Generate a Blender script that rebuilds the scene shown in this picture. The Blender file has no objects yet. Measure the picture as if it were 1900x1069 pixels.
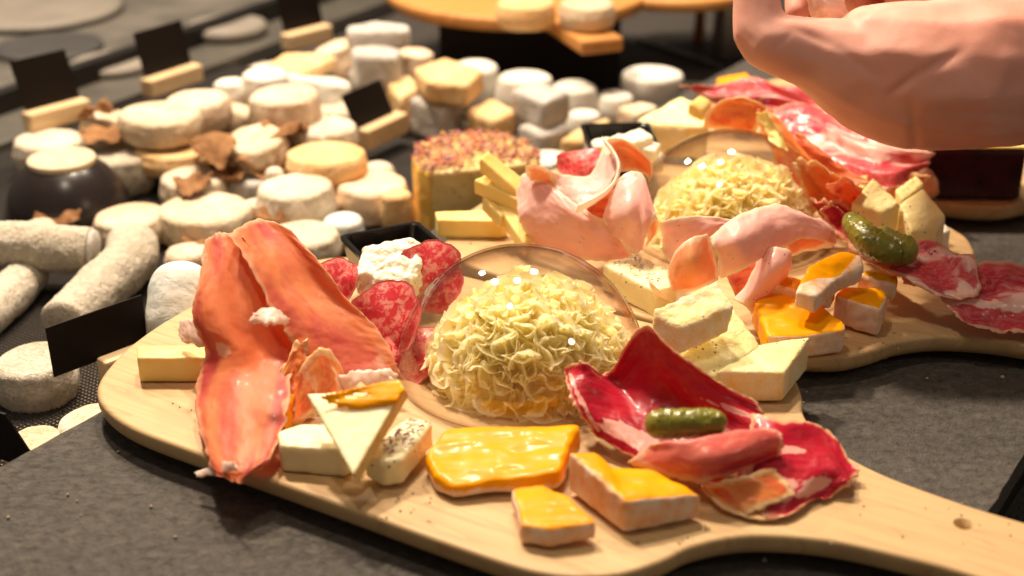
import bpy, bmesh, math, random
import numpy as np
from mathutils import Vector, Matrix
random.seed(7)
D = bpy.data
SC = bpy.context.scene
COL = SC.collection
S = 0.01                      # everything below is written in centimetres

# ------------------------------------------------------------------ camera
F, PITCH, CAMH = 2639.0, math.radians(25), 35.0
cam = D.objects.new('camera', D.cameras.new('camera'))
COL.objects.link(cam)
cam.location = (0, 0, CAMH * S)
cam.rotation_euler = (math.radians(90) - PITCH, 0, 0)
cam.data.sensor_width = 36
cam.data.lens = 50
cam.data.clip_start = 0.01
cam.data.clip_end = 60
cam.data.dof.use_dof = True
cam.data.dof.focus_distance = 0.71
cam.data.dof.aperture_fstop = 5.8
SC.camera = cam

# ------------------------------------------------------------------ light
W = D.worlds.new('World')
SC.world = W
W.use_nodes = True
W.node_tree.nodes['Background'].inputs[0].default_value = (1.0, 0.84, 0.68, 1)
W.node_tree.nodes['Background'].inputs[1].default_value = 0.125
SC.view_settings.view_transform = 'Standard'
SC.view_settings.look = 'None'
SC.view_settings.exposure = 0.22
SC.view_settings.gamma = 1.0
SC.cycles.use_denoising = True
SC.cycles.max_bounces = 14
SC.cycles.diffuse_bounces = 9
SC.cycles.transparent_max_bounces = 24
SC.cycles.sample_clamp_indirect = 6


def lamp(loc, target, watts, radius, color):
    l = D.lights.new('ceiling_spot_light', 'AREA')
    l.shape = 'DISK'
    l.size = radius * 2 * S
    l.energy = watts
    l.color = color
    o = D.objects.new('ceiling_spot_light', l)
    COL.objects.link(o)
    o.location = Vector(loc) * S
    o.rotation_euler = (Vector(target) - Vector(loc)).to_track_quat('-Z', 'Y').to_euler()
    return o


WARM = (1.0, 0.805, 0.61)
lamp((-40, 122, 120), (2, 70, 0), 21.0, 5.0, WARM)       # main ceiling spot from the left
lamp((-6, 118, 130), (2, 66, 0), 12.0, 4.5, WARM)
lamp((20, 150, 120), (2, 80, 0), 5.5, 5.5, WARM)
lamp((-60, 175, 110), (-12, 100, 0), 6.0, 5.0, (1.0, 0.84, 0.68))
lamp((-18, 52, 120), (0, 66, 0), 2.6, 4.5, WARM)
lamp((75, 20, 70), (0, 70, 0), 0.6, 5.0, WARM)

# ------------------------------------------------------------------ geometry helpers


def P(px, py, z):
    """centimetre point where the line of sight through a photo point meets height z"""
    u = (px - 950) / F
    v = (534.5 - py) / F
    d = Vector((u, math.cos(PITCH) + v * math.sin(PITCH), -math.sin(PITCH) + v * math.cos(PITCH)))
    return d * ((z - CAMH) / d.z) + Vector((0, 0, CAMH))


def Q(px, py, depth):
    u = (px - 950) / F
    v = (534.5 - py) / F
    d = Vector((u, math.cos(PITCH) + v * math.sin(PITCH), -math.sin(PITCH) + v * math.cos(PITCH)))
    return d * depth + Vector((0, 0, CAMH))


def depth_at(py, z):
    return (CAMH - z) / (math.sin(PITCH) + (py - 534.5) / F * math.cos(PITCH))


_rs = np.random.RandomState(3)
_perm = _rs.permutation(256)
_perm = np.concatenate([_perm, _perm, _perm])
_grad = _rs.normal(size=(256, 3))
_grad /= np.linalg.norm(_grad, axis=1)[:, None]


def noise(p):
    p = np.asarray(p, dtype=float)
    i = np.floor(p).astype(int)
    f = p - i
    w = f * f * f * (f * (f * 6 - 15) + 10)
    i &= 255
    r = np.zeros(len(p))
    for dx in (0, 1):
        for dy in (0, 1):
            for dz in (0, 1):
                h = _perm[_perm[_perm[(i[:, 0] + dx) & 255] + ((i[:, 1] + dy) & 255)] + ((i[:, 2] + dz) & 255)]
                g = _grad[h]
                d = f - np.array([dx, dy, dz])
                k = (w[:, 0] if dx else 1 - w[:, 0]) * (w[:, 1] if dy else 1 - w[:, 1]) * (w[:, 2] if dz else 1 - w[:, 2])
                r += k * (g * d).sum(1)
    return r


def fbm(p, o=3):
    r = 0
    a = 1.0
    p = np.asarray(p, dtype=float)
    for k in range(o):
        r = r + a * noise(p * 2 ** k + 17.3 * k)
        a *= 0.5
    return r


ORIGIN = {}


def mk(name, v, faces, mats, parent=None, label=None, cat=None, group=None, kind=None, attrs=None, uv=None,
       smooth=True, midx=None, origin=None):
    """one mesh object from centimetre points in world space"""
    v = np.asarray(v, dtype=float)
    if origin is None:
        origin = Vector(((v[:, 0].min() + v[:, 0].max()) / 2, (v[:, 1].min() + v[:, 1].max()) / 2, v[:, 2].min()))
    me = D.meshes.new(name)
    lv = (v - np.array(origin)) * S
    me.from_pydata(lv.tolist(), [], faces)
    me.validate()
    if smooth:
        me.polygons.foreach_set('use_smooth', [True] * len(me.polygons))
    for m in (mats if isinstance(mats, (list, tuple)) else [mats]):
        me.materials.append(m)
    if midx is not None:
        me.polygons.foreach_set('material_index', midx)
    for k, a in (attrs or {}).items():
        at = me.attributes.new(k, 'FLOAT', 'POINT')
        at.data.foreach_set('value', np.asarray(a, dtype=np.float32))
    if uv is not None:
        ul = me.uv_layers.new(name='UVMap')
        idx = np.zeros(len(me.loops), dtype=np.int32)
        me.loops.foreach_get('vertex_index', idx)
        ul.data.foreach_set('uv', np.asarray(uv, dtype=np.float32)[idx].ravel())
    me.update()
    o = D.objects.new(name, me)
    COL.objects.link(o)
    ORIGIN[o.name] = Vector(origin)
    if parent is not None:
        o.parent = parent
        o.location = (Vector(origin) - ORIGIN[parent.name]) * S
    else:
        o.location = Vector(origin) * S
    tag(o, label, cat, group, kind)
    return o


def tag(o, label=None, cat=None, group=None, kind=None):
    if label:
        o['label'] = label
    if cat:
        o['category'] = cat
    if group:
        o['group'] = group
    if kind:
        o['kind'] = kind
    return o


def empty(name, loc, label, cat, group=None):
    o = D.objects.new(name, None)
    COL.objects.link(o)
    o.empty_display_size = 0.01
    o.location = Vector(loc) * S
    ORIGIN[o.name] = Vector(loc)
    return tag(o, label, cat, group)


# ------------------------------------------------------------------ material helpers


class MB:
    def __init__(s, name):
        s.m = D.materials.new(name)
        s.m.use_nodes = True
        s.t = s.m.node_tree
        s.b = s.t.nodes['Principled BSDF']
        s.out = s.t.nodes['Material Output']
        s.tc = s.t.nodes.new('ShaderNodeTexCoord')

    def n(s, typ, **kw):
        n = s.t.nodes.new(typ)
        for k, v in kw.items():
            setattr(n, k, v)
        return n

    def l(s, a, b):
        s.t.links.new(a, b)

    def noise(s, vec, scale, detail=4, rough=0.5, dist=0.0):
        n = s.n('ShaderNodeTexNoise')
        n.inputs['Scale'].default_value = scale
        n.inputs['Detail'].default_value = detail
        n.inputs['Roughness'].default_value = rough
        n.inputs['Distortion'].default_value = dist
        s.l(vec, n.inputs['Vector'])
        return n.outputs['Fac']

    def voro(s, vec, scale, feature='F1', out='Distance', rnd=1.0):
        n = s.n('ShaderNodeTexVoronoi', feature=feature)
        n.inputs['Scale'].default_value = scale
        n.inputs['Randomness'].default_value = rnd
        s.l(vec, n.inputs['Vector'])
        return n.outputs[out]

    def mapping(s, vec, scale=(1, 1, 1), rot=(0, 0, 0), loc=(0, 0, 0)):
        n = s.n('ShaderNodeMapping')
        n.inputs['Scale'].default_value = scale
        n.inputs['Rotation'].default_value = rot
        n.inputs['Location'].default_value = loc
        s.l(vec, n.inputs['Vector'])
        return n.outputs[0]

    def ramp(s, fac, stops, interp='LINEAR'):
        n = s.n('ShaderNodeValToRGB')
        n.color_ramp.interpolation = interp
        el = n.color_ramp.elements
        while len(el) < len(stops):
            el.new(0.5)
        for e, (p, c) in zip(el, stops):
            e.position = p
            e.color = (*c, 1) if len(c) == 3 else c
        s.l(fac, n.inputs[0])
        return n.outputs[0]

    def math(s, op, a, b=None, c=None, clamp=False):
        n = s.n('ShaderNodeMath', operation=op, use_clamp=clamp)
        for i, x in enumerate((a, b, c)):
            if x is None:
                continue
            if isinstance(x, (int, float)):
                n.inputs[i].default_value = x
            else:
                s.l(x, n.inputs[i])
        return n.outputs[0]

    def mix(s, fac, a, b, blend='MIX'):
        n = s.n('ShaderNodeMix', data_type='RGBA', blend_type=blend)
        for i, x in ((0, fac), (6, a), (7, b)):
            if isinstance(x, (int, float)):
                n.inputs[i].default_value = x
            elif isinstance(x, tuple):
                n.inputs[i].default_value = (*x, 1)
            else:
                s.l(x, n.inputs[i])
        return n.outputs[2]

    def attr(s, name):
        n = s.n('ShaderNodeAttribute', attribute_name=name)
        return n.outputs['Fac']

    def bump(s, h, strength, dist=0.001, normal=None):
        n = s.n('ShaderNodeBump')
        n.inputs['Strength'].default_value = strength
        n.inputs['Distance'].default_value = dist
        s.l(h, n.inputs['Height'])
        if normal is not None:
            s.l(normal, n.inputs['Normal'])
        s.l(n.outputs[0], s.b.inputs['Normal'])
        return n.outputs[0]

    def col(s, c):
        s.l(c, s.b.inputs['Base Color'])

    def set(s, **kw):
        for k, v in kw.items():
            s.b.inputs[k.replace('_', ' ')].default_value = v
        return s

    def sss(s, w, radius=(1, 0.5, 0.25), scale=0.004):
        s.b.inputs['Subsurface Weight'].default_value = w
        s.b.inputs['Subsurface Radius'].default_value = radius
        s.b.inputs['Subsurface Scale'].default_value = scale


def obvec(m, world=True):
    g = m.n('ShaderNodeNewGeometry')
    return g.outputs['Position']


def rind_mat(name, a, b, c, scale=60, bump=0.5, wr=180):
    """soft cheese rind: a, b patches with c in the creases; wr = wrinkle scale"""
    m = MB(name)
    v = obvec(m)
    n1 = m.noise(v, scale, 5, 0.6)
    n2 = m.noise(v, wr, 4, 0.65, 1.5)
    big = m.noise(v, 14, 2)
    c1 = m.ramp(n1, [(0.35, a), (0.65, b)])
    c1 = m.mix(m.ramp(big, [(0.35, (0, 0, 0)), (0.75, (0.6, 0.6, 0.6))]), c1, c)
    c2 = m.mix(m.ramp(n2, [(0.30, (0.75, 0.75, 0.75)), (0.5, (0, 0, 0))]), c1, c)
    m.col(c2)
    m.bump(m.math('ADD', n2, m.math('MULTIPLY', n1, 0.8)), bump, 0.002)
    m.set(Roughness=0.82)
    m.b.inputs['Specular IOR Level'].default_value = 0.25
    m.sss(0.12, (1, 0.7, 0.45), 0.003)
    return m.m


def paste_mat(name, p1, p2, r1, r2, rough=0.45, sss=0.25, specks=None, coat=0.0, bump=0.25, pscale=70):
    """cut cheese: paste inside, rind where the vertex attribute says so"""
    m = MB(name)
    v = obvec(m)
    n1 = m.noise(v, pscale, 4, 0.55, 0.6)
    n2 = m.noise(v, 350, 3, 0.6)
    pc = m.ramp(n1, [(0.3, p1), (0.7, p2)])
    if specks:
        sp = m.voro(m.mapping(v, (1, 1, 1)), 260)
        big = m.noise(v, 90, 2)
        msk = m.math('MULTIPLY', m.math('LESS_THAN', sp, 0.17), m.math('GREATER_THAN', big, 0.5))
        pc = m.mix(msk, pc, specks)
    rc = m.ramp(m.noise(v, 130, 4, 0.6), [(0.35, r1), (0.65, r2)])
    st = m.noise(m.mapping(v, (180, 180, 25)), 1.0, 3)
    rc = m.mix(m.ramp(st, [(0.45, (0, 0, 0)), (0.7, (0.6, 0.6, 0.6))]), rc, r2)
    fac = m.math('ADD', m.attr('rind'), m.math('MULTIPLY', m.math('SUBTRACT', m.noise(v, 220, 3), 0.5), 0.6))
    fac = m.ramp(fac, [(0.48, (0, 0, 0)), (0.62, (1, 1, 1))])
    m.col(m.mix(fac, pc, rc))
    m.l(m.math('ADD', m.math('MULTIPLY', fac, 0.75 - rough), rough), m.b.inputs['Roughness'])
    m.bump(m.math('ADD', n2, m.math('MULTIPLY', n1, 1.6)), bump, 0.0015)
    m.sss(sss, (1, 0.6, 0.2), 0.004)
    m.b.inputs['Coat Weight'].default_value = coat
    m.b.inputs['Coat Roughness'].default_value = 0.15
    m.b.inputs['Specular IOR Level'].default_value = 0.35
    return m.m


def meat_mat(name, l1, l2, fat, deep=None, streak=(3, 14), famt=0.5, edge=0.06, ecol=None, rough=0.3, trans=0.25,
             grain=0.35, coat=0.25, mottled=0, herbs=0.0):
    """sliced meat over the UVs of a slice: lean l1..l2, fat veins, fat rim near the slice's own edge"""
    m = MB(name)
    uv = m.tc.outputs['UV']
    v = obvec(m)
    warp = m.n('ShaderNodeVectorMath', operation='ADD')
    wn = m.n('ShaderNodeTexNoise')
    wn.inputs['Scale'].default_value = 3.5
    wn.inputs['Detail'].default_value = 3
    m.l(uv, wn.inputs['Vector'])
    sc = m.n('ShaderNodeVectorMath', operation='SCALE')
    sc.inputs['Scale'].default_value = 0.30
    m.l(wn.outputs['Color'], sc.inputs[0])
    m.l(uv, warp.inputs[0])
    m.l(sc.outputs[0], warp.inputs[1])
    wv = warp.outputs[0]
    base = m.ramp(m.noise(wv, 3.0, 5, 0.55), [(0.30, l1), (0.68, l2)])
    if deep:
        base = m.mix(m.ramp(m.noise(m.mapping(wv, (1.4, 3.0, 1), loc=(3, 1, 0)), 1.5, 3), [(0.5, (0, 0, 0)), (0.66, (0.8, 0.8, 0.8))]), base, deep)
    if deep:
        dz = m.math('ADD', m.attr('deepz'), m.math('MULTIPLY', m.math('SUBTRACT', m.noise(wv, 5, 4, 0.6), 0.5), 0.8))
        base = m.mix(m.ramp(dz, [(0.35, (0, 0, 0)), (0.9, (0.55, 0.55, 0.55))]), base, deep)
    # fine fibre grain
    g = m.noise(m.mapping(wv, (streak[0] * 4, streak[1] * 5, 1)), 1.0, 4, 0.7)
    base = m.mix(m.ramp(g, [(0.46, (0, 0, 0)), (0.78, (grain, grain, grain))]), base, fat)
    if mottled:
        vd = m.noise(v, mottled, 3, 0.7, 0.5)
        fm = m.ramp(vd, [(0.50 - 0.12 * famt, (0, 0, 0)), (0.62 - 0.08 * famt, (1, 1, 1))])
    else:
        s1 = m.noise(m.mapping(wv, (streak[0] / 3, streak[1] / 3, 1)), 1.0, 3, 0.5, 1.2)
        fm = m.ramp(s1, [(0.655 - 0.12 * famt, (0, 0, 0)), (0.71 - 0.11 * famt, (0.92, 0.92, 0.92))])
    c = m.mix(fm, base, fat)
    fz = m.math('ADD', m.attr('fatz'), m.math('MULTIPLY', m.math('SUBTRACT', m.noise(wv, 9, 5, 0.65), 0.5), 2.2))
    c = m.mix(m.ramp(fz, [(0.46, (0, 0, 0)), (0.56, (0.9, 0.9, 0.9))]), c, fat)
    if herbs:
        sp = m.voro(v, 420)
        hm = m.math('MULTIPLY', m.math('LESS_THAN', sp, 0.14), m.math('GREATER_THAN', m.noise(v, 120, 2), 0.62 - herbs * 0.1))
        c = m.mix(hm, c, (0.10, 0.045, 0.03))
    ea = m.math('ADD', m.attr('edge'), m.math('MULTIPLY', m.math('SUBTRACT', m.noise(v, 130, 3), 0.5), 0.16))
    em = m.ramp(ea, [(max(edge, 0.001), (1, 1, 1)), (edge + 0.05, (0, 0, 0))]) if edge > 0 else None
    if em is not None:
        c = m.mix(em, c, ecol or fat)
    m.col(c)
    m.set(Roughness=rough)
    h = m.math('ADD', m.math('MULTIPLY', g, 0.25), m.noise(v, 230, 4, 0.6))
    m.bump(h, 0.22, 0.001)
    m.sss(0.18, (1, 0.35, 0.2), 0.003)
    m.b.inputs['Specular IOR Level'].default_value = 0.25
    m.b.inputs['Coat Weight'].default_value = coat
    m.b.inputs['Coat Roughness'].default_value = 0.14
    tr = m.n('ShaderNodeBsdfTranslucent')
    m.l(c, tr.inputs['Color'])
    mx = m.n('ShaderNodeMixShader')
    mx.inputs[0].default_value = trans
    m.l(m.b.outputs[0], mx.inputs[1])
    m.l(tr.outputs[0], mx.inputs[2])
    m.l(mx.outputs[0], m.out.inputs['Surface'])
    return m.m


def plain(name, c, rough=0.5, metal=0.0, bscale=0, bstr=0.2, var=0.15, spec=0.5):
    m = MB(name)
    v = obvec(m)
    n1 = m.noise(v, bscale or 40, 5, 0.6)
    lo = tuple(x * (1 - var) for x in c)
    hi = tuple(min(1, x * (1 + var)) for x in c)
    m.col(m.ramp(n1, [(0.3, lo), (0.7, hi)]))
    m.set(Roughness=rough, Metallic=metal)
    m.b.inputs['Specular IOR Level'].default_value = spec
    if bscale:
        m.bump(n1, bstr, 0.001)
    return m.m


def wood_mat(name, c1, c2, rot, dark=(0.45, 0.26, 0.12), rough=0.5):
    m = MB(name)
    v = m.mapping(obvec(m), (1, 1, 1), (0, 0, rot))
    st = m.mapping(v, (5, 90, 20))
    w = m.noise(st, 1.0, 5, 0.6, 0.8)
    fine = m.noise(m.mapping(v, (30, 900, 60)), 1.0, 3, 0.6)
    rings = m.noise(m.mapping(v, (2.2, 26, 8)), 1.0, 2, 0.5, 2.0)
    ring = m.math('FRACT', m.math('MULTIPLY', rings, 9))
    c = m.ramp(w, [(0.3, c1), (0.7, c2)])
    c = m.mix(m.ramp(ring, [(0.0, (0.42, 0.42, 0.42)), (0.22, (0, 0, 0))]), c, dark)
    c = m.mix(m.ramp(fine, [(0.55, (0, 0, 0)), (0.8, (0.25, 0.25, 0.25))]), c, dark)
    blot = m.noise(v, 18, 3)
    c = m.mix(m.ramp(blot, [(0.45, (0, 0, 0)), (0.8, (0.3, 0.3, 0.3))]), c, dark)
    m.col(c)
    m.set(Roughness=rough)
    m.b.inputs['Specular IOR Level'].default_value = 0.3
    m.bump(m.math('ADD', fine, w), 0.12, 0.0008)
    return m.m


def slate_mat(name, c1, c2):
    m = MB(name)
    v = obvec(m)
    n1 = m.noise(v, 90, 8, 0.72, 0.6)
    n2 = m.noise(v, 500, 4, 0.7)
    n3 = m.noise(v, 9, 3, 0.5)
    n4 = m.noise(m.mapping(v, (60, 140, 60), (0, 0, 0.6)), 1.0, 6, 0.7, 1.0)
    n1 = m.noise(v, 190, 8, 0.7, 0.3)
    c = m.ramp(m.math('ADD', m.math('MULTIPLY', n1, 0.75), m.math('MULTIPLY', n4, 0.25)), [(0.36, c1), (0.64, c2)])
    c = m.mix(m.ramp(n3, [(0.4, (0, 0, 0)), (0.7, (0.35, 0.35, 0.35))]), c, c1)
    sp = m.math('GREATER_THAN', n2, 0.69)
    c = m.mix(m.math('MULTIPLY', sp, 0.5), c, tuple(min(1, x * 2.4) for x in c2))
    m.col(c)
    m.l(m.ramp(n1, [(0.3, (0.48, 0.48, 0.48)), (0.7, (0.72, 0.72, 0.72))]), m.b.inputs['Roughness'])
    m.bump(m.math('ADD', m.math('ADD', n1, m.math('MULTIPLY', n4, 0.4)), m.math('MULTIPLY', n2, 0.4)), 1.0, 0.003)
    return m.m


def glass_mat():
    m = MB('clear_dome_plastic')
    gl = m.n('ShaderNodeBsdfGlossy')
    gl.inputs['Roughness'].default_value = 0.045
    tr = m.n('ShaderNodeBsdfTransparent')
    lw = m.n('ShaderNodeLayerWeight')
    lw.inputs['Blend'].default_value = 0.5
    m.l(m.ramp(lw.outputs['Facing'], [(0.0, (0.995, 0.993, 0.99)), (0.50, (0.985, 0.975, 0.96)), (0.80, (0.84, 0.77, 0.71)), (1.0, (0.30, 0.23, 0.21))]), tr.inputs['Color'])
    mx = m.n('ShaderNodeMixShader')
    fr = m.math('ADD', m.math('MULTIPLY', m.math('POWER', lw.outputs['Facing'], 5.0), 0.72), 0.055)
    m.l(fr, mx.inputs[0])
    m.l(tr.outputs[0], mx.inputs[1])
    m.l(gl.outputs[0], mx.inputs[2])
    m.l(mx.outputs[0], m.out.inputs['Surface'])
    return m.m


M = {}
M['slate'] = slate_mat('dark_slate', (0.040, 0.035, 0.030), (0.128, 0.112, 0.093))
M['counter'] = slate_mat('dark_counter', (0.028, 0.024, 0.020), (0.085, 0.072, 0.058))
ANG = math.atan2(0.515, 0.857)
M['wood'] = wood_mat('beech_wood', (0.48, 0.32, 0.155), (0.60, 0.42, 0.21), ANG, (0.36, 0.19, 0.075))
M['oak'] = wood_mat('oiled_wood', (0.50, 0.22, 0.055), (0.62, 0.30, 0.09), -0.5, (0.30, 0.11, 0.03), 0.4)
M['clip'] = wood_mat('pale_clip_wood', (0.70, 0.50, 0.27), (0.80, 0.60, 0.36), -0.9, (0.5, 0.3, 0.14))
M['black'] = plain('black_gloss_plastic', (0.006, 0.005, 0.005), 0.22, 0, 60, 0.05)
M['card'] = plain('matt_black_card', (0.008, 0.005, 0.004), 0.6, 0, 200, 0.1, spec=0.2)
M['steel'] = plain('brushed_grey_metal', (0.20, 0.185, 0.155), 0.34, 0.6, 30, 0.1)
M['darkmetal'] = plain('dark_metal', (0.02, 0.018, 0.016), 0.4, 0.5, 30, 0.1)
M['bowl'] = plain('dark_glazed_bowl', (0.018, 0.013, 0.012), 0.26, 0.0, 25, 0.04, 0.3)
M['bowlbase'] = plain('unglazed_beige_clay', (0.60, 0.49, 0.32), 0.7, 0, 120, 0.2)
M['mesh'] = plain('black_mesh_cord', (0.02, 0.016, 0.013), 0.5, 0, 120, 0.2)
M['tray'] = plain('beige_metal_tray', (0.42, 0.33, 0.23), 0.5, 0.0, 20, 0.05)
M['glass'] = glass_mat()
M['white'] = rind_mat('white_bloomy_rind', (0.72, 0.63, 0.48), (0.80, 0.73, 0.60), (0.50, 0.38, 0.24), 55, 0.8, 190)
M['cream'] = rind_mat('cream_rind', (0.72, 0.58, 0.39), (0.80, 0.69, 0.52), (0.48, 0.31, 0.17), 50, 0.9, 170)
M['snow'] = rind_mat('chalk_white_rind', (0.76, 0.73, 0.65), (0.82, 0.79, 0.71), (0.60, 0.55, 0.45), 80, 0.4, 200)
M['rough'] = rind_mat('wrinkled_grey_rind', (0.64, 0.57, 0.45), (0.80, 0.74, 0.62), (0.38, 0.31, 0.21), 120, 1.0, 300)
M['ash'] = rind_mat('ash_grey_rind', (0.50, 0.47, 0.43), (0.68, 0.64, 0.58), (0.36, 0.33, 0.30), 90, 0.7, 260)
M['gold'] = rind_mat('golden_rind', (0.80, 0.52, 0.24), (0.84, 0.64, 0.36), (0.62, 0.34, 0.12), 50, 0.5, 130)
M['peach'] = rind_mat('peach_rind', (0.82, 0.62, 0.42), (0.86, 0.72, 0.55), (0.72, 0.46, 0.26), 50, 0.4, 130)
M['tan'] = rind_mat('pinkish_tan_rind', (0.74, 0.56, 0.40), (0.84, 0.72, 0.56), (0.50, 0.30, 0.17), 45, 0.9, 150)
M['blue'] = rind_mat('blue_mould_rind', (0.82, 0.79, 0.70), (0.85, 0.82, 0.72), (0.42, 0.50, 0.50), 35, 0.4, 90)
M['leaf'] = rind_mat('dried_brown_leaf', (0.24, 0.11, 0.04), (0.40, 0.21, 0.085), (0.10, 0.04, 0.015), 40, 0.6, 90)
M['orange'] = paste_mat('orange_cheese', (0.84, 0.30, 0.0), (0.90, 0.38, 0.001), (0.80, 0.40, 0.16), (0.84, 0.68, 0.56), 0.38, 0.03, None, 0.12, 0.04, 45)
M['orange'].node_tree.nodes['Principled BSDF'].inputs['Specular IOR Level'].default_value = 0.12
M['pale'] = paste_mat('pale_cheese', (0.92, 0.78, 0.32), (0.95, 0.86, 0.45), (0.84, 0.60, 0.22), (0.86, 0.76, 0.52), 0.45, 0.3, (0.35, 0.22, 0.08), 0.1, 0.5)
M['ivory'] = paste_mat('ivory_cheese', (0.91, 0.80, 0.46), (0.93, 0.85, 0.55), (0.62, 0.42, 0.12), (0.72, 0.58, 0.26), 0.45, 0.3, None, 0.1, 0.2)
M['yellow'] = paste_mat('yellow_cheese', (0.88, 0.66, 0.20), (0.90, 0.72, 0.28), (0.80, 0.55, 0.14), (0.85, 0.62, 0.2), 0.42, 0.3, None, 0.1, 0.15)
M['herb'] = paste_mat('herbed_cheese', (0.88, 0.76, 0.42), (0.90, 0.82, 0.52), (0.72, 0.55, 0.28), (0.80, 0.70, 0.48), 0.45, 0.3, (0.22, 0.12, 0.05), 0.1, 0.3)
M['fresh'] = paste_mat('fresh_white_cheese', (0.86, 0.81, 0.62), (0.90, 0.87, 0.72), (0.8, 0.7, 0.5), (0.85, 0.8, 0.6), 0.5, 0.35, None, 0.1, 0.9, 150)
M['wheel'] = paste_mat('flower_wheel_paste', (0.62, 0.44, 0.14), (0.80, 0.66, 0.32), (0.78, 0.42, 0.06), (0.82, 0.52, 0.12), 0.5, 0.2, (0.30, 0.14, 0.04), 0, 0.4, 30)
M['tete'] = paste_mat('shaved_cheese', (1.0, 0.925, 0.46), (1.0, 0.945, 0.56), (1.0, 0.965, 0.68), (1.0, 0.98, 0.80), 0.6, 0.0, None, 0.0, 0.0)
_t = M['tete'].node_tree
_p = _t.nodes['Principled BSDF']
_p.inputs['Specular IOR Level'].default_value = 0.0
_tr = _t.nodes.new('ShaderNodeBsdfTranslucent')
_t.links.new(_p.inputs['Base Color'].links[0].from_socket, _tr.inputs[0])
_mx = _t.nodes.new('ShaderNodeMixShader')
_mx.inputs[0].default_value = 0.6
_t.links.new(_p.outputs[0], _mx.inputs[1])
_t.links.new(_tr.outputs[0], _mx.inputs[2])
_t.links.new(_mx.outputs[0], _t.nodes['Material Output'].inputs[0])
M['prosciutto'] = meat_mat('cured_ham', (0.82, 0.22, 0.085), (0.88, 0.34, 0.14), (0.92, 0.58, 0.40), (0.60, 0.06, 0.075), (0.9, 4), 0.25, 0.022, (0.88, 0.46, 0.26), 0.46, 0.38, 0.10, 0.04)
M['hamorange'] = meat_mat('orange_cured_ham', (0.82, 0.20, 0.04), (0.90, 0.36, 0.10), (0.93, 0.62, 0.38), (0.70, 0.09, 0.03), (2, 12), 0.3, 0.05, (0.9, 0.6, 0.3))
M['cooked'] = meat_mat('cooked_ham', (0.90, 0.50, 0.44), (0.93, 0.60, 0.53), (0.95, 0.70, 0.62), None, (2, 8), -1.2, 0.035, (0.93, 0.74, 0.58), 0.35, 0.25, 0.35, 0.15, herbs=0.1)
M['cookedrim'] = meat_mat('cooked_ham_outer', (0.86, 0.36, 0.14), (0.90, 0.48, 0.24), (0.92, 0.60, 0.42), None, (2, 8), -0.6, 0.05, (0.93, 0.76, 0.56), 0.32, 0.3, 0.3, 0.25, herbs=0.1)
M['beef'] = meat_mat('dark_red_cured_slice', (0.42, 0.004, 0.026), (0.58, 0.016, 0.042), (0.88, 0.46, 0.38), (0.36, 0.003, 0.014), (2.2, 7), -0.3, 0.03, (0.80, 0.42, 0.24), 0.36, 0.2, 0.10, 0.12)
M['beefpink'] = meat_mat('pink_cured_slice', (0.72, 0.10, 0.09), (0.80, 0.22, 0.16), (0.90, 0.58, 0.46), (0.56, 0.03, 0.05), (2.2, 9), 0.5, 0.05, (0.86, 0.56, 0.36), 0.28, 0.25, 0.35, 0.3)
M['coppa'] = meat_mat('marbled_cured_slice', (0.60, 0.04, 0.07), (0.74, 0.13, 0.12), (0.93, 0.64, 0.55), (0.42, 0.01, 0.04), (3.5, 8), 1.15, 0.03, (0.80, 0.42, 0.28), 0.3, 0.22, 0.4, 0.25, herbs=0.5)
M['salami'] = meat_mat('salami_slice', (0.56, 0.02, 0.045), (0.66, 0.05, 0.06), (0.78, 0.28, 0.22), None, (3, 3), 0.35, 0.02, (0.75, 0.2, 0.18), 0.35, 0.15, 0.1, 0.10, mottled=230)
M['fatedge'] = meat_mat('ham_fat_edge', (0.93, 0.82, 0.70), (0.95, 0.88, 0.78), (0.95, 0.9, 0.82), None, (3, 3), 0.3, 0, None, 0.4, 0.3, 0.1, 0.1)
M['fatwhite'] = meat_mat('white_fat', (0.90, 0.66, 0.55), (0.92, 0.74, 0.62), (0.93, 0.8, 0.7), None, (3, 3), 0.3, 0, None, 0.35, 0.3, 0.2, 0.2)


# ------------------------------------------------------------------ shape builders


def grid_faces(nu, nv, closed_u=False, base=0, flip=False):
    f = []
    for i in range(nu if closed_u else nu - 1):
        for j in range(nv - 1):
            a = base + i * nv + j
            b = base + ((i + 1) % nu) * nv + j
            q = (a, b, b + 1, a + 1)
            f.append(q[::-1] if flip else q)
    return f


def spline(c, t):
    """Catmull-Rom through rows c (n, ...) at parameters t in 0..1"""
    n = len(c)
    if n == 2:
        return c[0] * (1 - t)[:, None, None] + c[1] * t[:, None, None]
    e = np.concatenate([[2 * c[0] - c[1]], c, [2 * c[-1] - c[-2]]])
    x = np.clip(t * (n - 1), 0, n - 1 - 1e-9)
    i = x.astype(int)
    f = (x - i)[:, None, None]
    p0, p1, p2, p3 = e[i], e[i + 1], e[i + 2], e[i + 3]
    return 0.5 * (2 * p1 + (p2 - p0) * f + (2 * p0 - 5 * p1 + 4 * p2 - p3) * f ** 2 + (3 * p1 - p0 - 3 * p2 + p3) * f ** 3)


SEED = [0]


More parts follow.
